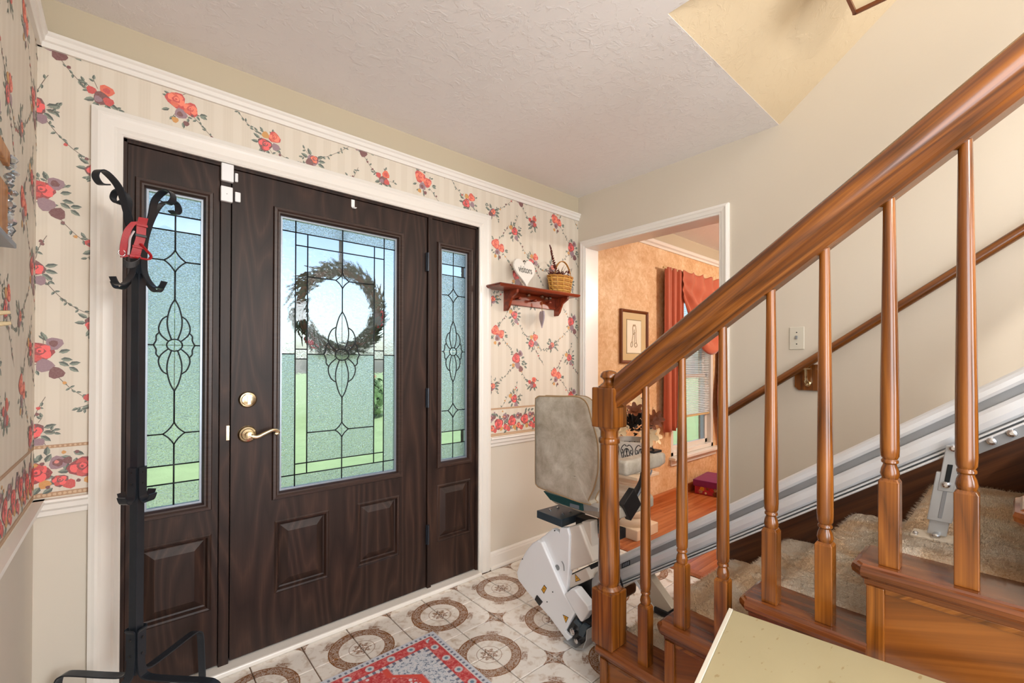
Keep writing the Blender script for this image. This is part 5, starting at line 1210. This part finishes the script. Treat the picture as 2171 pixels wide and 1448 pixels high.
m = MB(); m.loft([[tp(u, v, z) for u, v in ((-.004, 0), (.006, 0), (.006, WID), (-.004, WID))] for z in (th_-.024, th_+.002)]); m.build('edge_strip', 'ivory_plate', lt, bevel=.001)
m = MB(); m.loft([[tp(u, v, z) for u, v in ((.06, .04), (LEN-.04, .04), (LEN-.04, WID-.04), (.06, WID-.04))] for z in (th_-.09, th_-.022)]); m.build('apron', 'aged_board', lt)
for u, v in ((.07, .05), (LEN-.05, .05), (.07, WID-.05), (LEN-.05, WID-.05)):
    m = MB(); m.loft([[tp(u+i*w_, v+j*w_, z) for i, j in ((-1, -1), (1, -1), (1, 1), (-1, 1))] for z, w_ in ((0, .012), (th_-.03, .02))]); m.build('leg', 'aged_board', lt)

# ------------------------------------------------------------------ key rack and ornate switch on the left wall
ky0, ky1 = -.78, -.575; kz0, kz1 = PX(20, 500, -2.66).z, PX(20, 300, -2.66).z
kr = thing('key_rack', 'oak key rack with glittering metal trim on the left papered wall', 'key rack', (XL, (ky0+ky1)/2, kz0))
m = MB(); m.box((XL, ky0, kz0), (XL+.018, ky1, kz0+.62*(kz1-kz0))); m.box((XL, ky0, kz1-.035), (XL+.022, ky1-.012, kz1)); m.build('back_board', 'key_oak', kr, bevel=.003)
m = MB(); m.box((XL, ky0, kz0+.62*(kz1-kz0)), (XL+.012, ky1-.02, kz1-.035)); m.build('inset_board', 'ivory_plate', kr)
r6 = random.Random(8)
for k in range(22):
    t = k/21; zc = kz0+(kz1-kz0)*t*.98; m = MB(); c = Vector((XL+.014+r6.uniform(0, .014), ky1+r6.uniform(-.004, .016), zc)); rr_ = r6.uniform(.006, .011)
    m.lathe([(.001, -rr_), (rr_*.8, -rr_*.5), (rr_, 0), (rr_*.7, rr_*.6), (.001, rr_)], c, 6, r6.choice(('x', 'y', 'z'))); m.build('crystal_bead', 'crystal', kr)
MB().box((XL, ky0, kz0-.012), (XL+.03, ky1+.012, kz0)).build('bottom_ledge', 'spacer', kr, bevel=.002)
s0_, s1_ = PX(10, 622, XL+.006), PX(10, 740, XL+.006); oc = Vector((XL, -.625, (s0_.z+s1_.z)/2)); oh = (s0_.z-s1_.z)/2
os_ = thing('ornate_switch_plate', 'pale oval-ended porcelain switch plate with brass toggles on the left wall', 'switch', (XL, oc.y, oc.z-oh))
sh_ = [(-.048, -oh*.7), (-.03, -oh*.92), (0, -oh), (.03, -oh*.92), (.048, -oh*.7), (.05, 0), (.048, oh*.7), (.03, oh*.92), (0, oh), (-.03, oh*.92), (-.048, oh*.7), (-.05, 0)]
m = MB(); m.loft([[Vector((XL+x, oc.y+a*s, oc.z+b*s)) for a, b in sh_] for x, s in ((0, 1), (.004, 1), (.007, .93))]); m.build('plate', 'porcelain', os_)
for dy, dz in ((.02, .012), (.03, -.012)): m = MB(); m.tube([(XL+.006, oc.y+dy, oc.z+dz), (XL+.026, oc.y+dy+.004, oc.z+dz+.004)], [.006, .004], 8); m.build('toggle', 'brass', os_)
for dz in (.06, .035, -.035, -.06): MB().lathe([(.003, .0065), (.003, .009)], (XL, oc.y+.03, oc.z+dz), 8, 'x').build('bead', 'crystal', os_)

# ------------------------------------------------------------------ lamps
def flush_lamp(loc, label, e, col=(1, .86, .68)):
    t = thing('ceiling_lamp', label, 'lamp', loc); c = Vector(loc)
    m = MB(); m.lathe([(.16, 0), (.16, -.018), (.15, -.024)], c, 32); m.build('canopy', 'brass', t)
    m = MB(); m.lathe([(.15, -.022), (.15, -.04), (.12, -.08), (.06, -.1), (.001, -.105)], c, 32); smooth_angle(m.build('bowl', 'lamp_glow', t), 60)
    lamp('ceiling_bulb', 'POINT', c+Vector((0, 0, -.36)), e, col, .12)
flush_lamp((-1.75, -3.0, H), 'added round brass and glass flush ceiling lamp, unseen in the hall behind', 42, (1, .92, .82))  # unseen lamp added behind the camera as fill for the hall
flush_lamp((2.0, -1.9, H), 'round brass and glass flush ceiling lamp in the dining room', 98, (1, .91, .8))
lc = PX(1797, 18, -.62)+Vector((.06, -.055, .045))
ln_t = thing('stair_lantern', 'wood framed pendant lantern hanging above the stairs', 'lamp', lc)
def sq(s, z): return [lc+Vector((i*s, j*s, z)) for i, j in ((-1, -1), (1, -1), (1, 1), (-1, 1))]
zup = H+SS*(SY-lc.y)-lc.z
m = MB(); m.loft([sq(.056, .01), sq(.088, .2)]); m.build('shade', 'lantern_glass', ln_t)
m = MB()
for i in range(4): m.bar(sq(.058, 0)[i], sq(.092, .21)[i], .010, .010)
for z, s in ((.004, .058), (.206, .091)):
    q = sq(s, z)
    for i in range(4): m.bar(q[i], q[(i+1) % 4], .010, .012)
m.build('frame', 'frame_wood', ln_t)
m = MB(); m.loft([sq(.095, .21), sq(.03, .25)]); m.tube([lc+Vector((0, 0, .25)), lc+Vector((0, 0, zup))], .006, 8); m.build('crown', 'frame_wood', ln_t)

# ------------------------------------------------------------------ outside
m = MB(); m.box((-40, .17, -.3), (40, 60, -.18)); struct(m.build('floor_lawn', 'lawn'))
m = MB(); m.box((-3.2, .17, -.18), (.2, 1.5, -.06)); struct(m.build('floor_porch', 'stone'))
r8 = random.Random(21)
def leafball(m, c, rx, rz, n, sz):
    for k in range(n):
        d = Vector((r8.gauss(0, 1), r8.gauss(0, 1), r8.gauss(0, 1))).normalized(); p = Vector(c)+Vector((d.x*rx, d.y*rx, d.z*rz))*r8.uniform(.75, 1.05)
        s = d.orthogonal().normalized(); t = d.cross(s); a = r8.random()*6.3; u_ = (s*cos(a)+t*sin(a)+d*r8.uniform(-.5, .5))*sz; v_ = (t*cos(a)-s*sin(a))*sz*.5
        m.add([p-u_, p+v_, p+u_, p-v_], [(0, 1, 2, 3)])
def tree(x, y, h, r, label, mat='leaf_green'):
    t = thing('tree', label, 'tree', (x, y, -.18)); m = MB(); m.tube([(x, y, -.2), (x+.1, y, h*.5)], [r*.09, r*.05], 10); m.build('trunk', 'bark', t, smooth=True)
    m = MB()
    for k in range(6): a = k*1.05; leafball(m, (x+cos(a)*r*.45, y+sin(a)*r*.45, h*.62+sin(k*2.1)*r*.3), r*.62, r*.6, 420, r*.1)
    o = m.build('crown', mat, t, fix=False); o['kind'] = 'stuff'
tree(-1.2, 17, 4.8, 2.2, 'leafy green tree across the lawn, seen through the side light by the coat stand')
tree(-9.5, 20, 6, 3, 'large spreading tree far across the lawn beyond the leafy green one', 'leaf_deep')
def shrub(x, y, r, label, blooms=0, mat='leaf_green'):
    t = thing('shrub', label, 'shrub', (x, y, -.18)); m = MB(); leafball(m, (x, y, r*.6-.18), r, r*.75, 500, r*.14); leafball(m, (x+.3*r, y+.1, r*.45-.18), r*.8, r*.6, 300, r*.14)
    o = m.build('foliage', mat, t, fix=False); o['kind'] = 'stuff'
    m = MB(); m.tube([(x, y, -.2), (x, y, r*.5-.18)], .03, 8); m.build('stem', 'bark', t)
    for k in range(blooms):
        a = r8.random()*6.3; m = MB(); c = (x+cos(a)*r*.9, y+sin(a)*r*.6-.1, r*r8.uniform(.5, 1.25)-.18); m.lathe([(.01, -.03), (.06, -.01), (.06, .02), (.01, .04)], c, 8); m.build('bloom', 'berry_red', t)
shrub(-.9, 8.4, .8, 'red flowering shrub past the porch, outside the entry door', 18)
shrub(1.9, 9.2, .9, 'rounder red flowering shrub standing right of the porch', 14)
shrub(1.5, 1.3, .5, 'small green shrub outside the dining room window', 0)
shrub(2.6, 2.2, .85, 'taller dark shrub behind the small one outside the dining window', 0, 'leaf_deep')
m = MB(); m.box((2.55, 1.0, -.18), (2.66, 1.11, 2.6)); m.box((2.53, .98, -.18), (2.68, 1.13, -.02)); o = m.build('porch_post', 'post_blue', loc=(2.6, 1.05, -.18), bevel=.008); tag(o, 'pale blue square porch post outside the dining window', 'post')
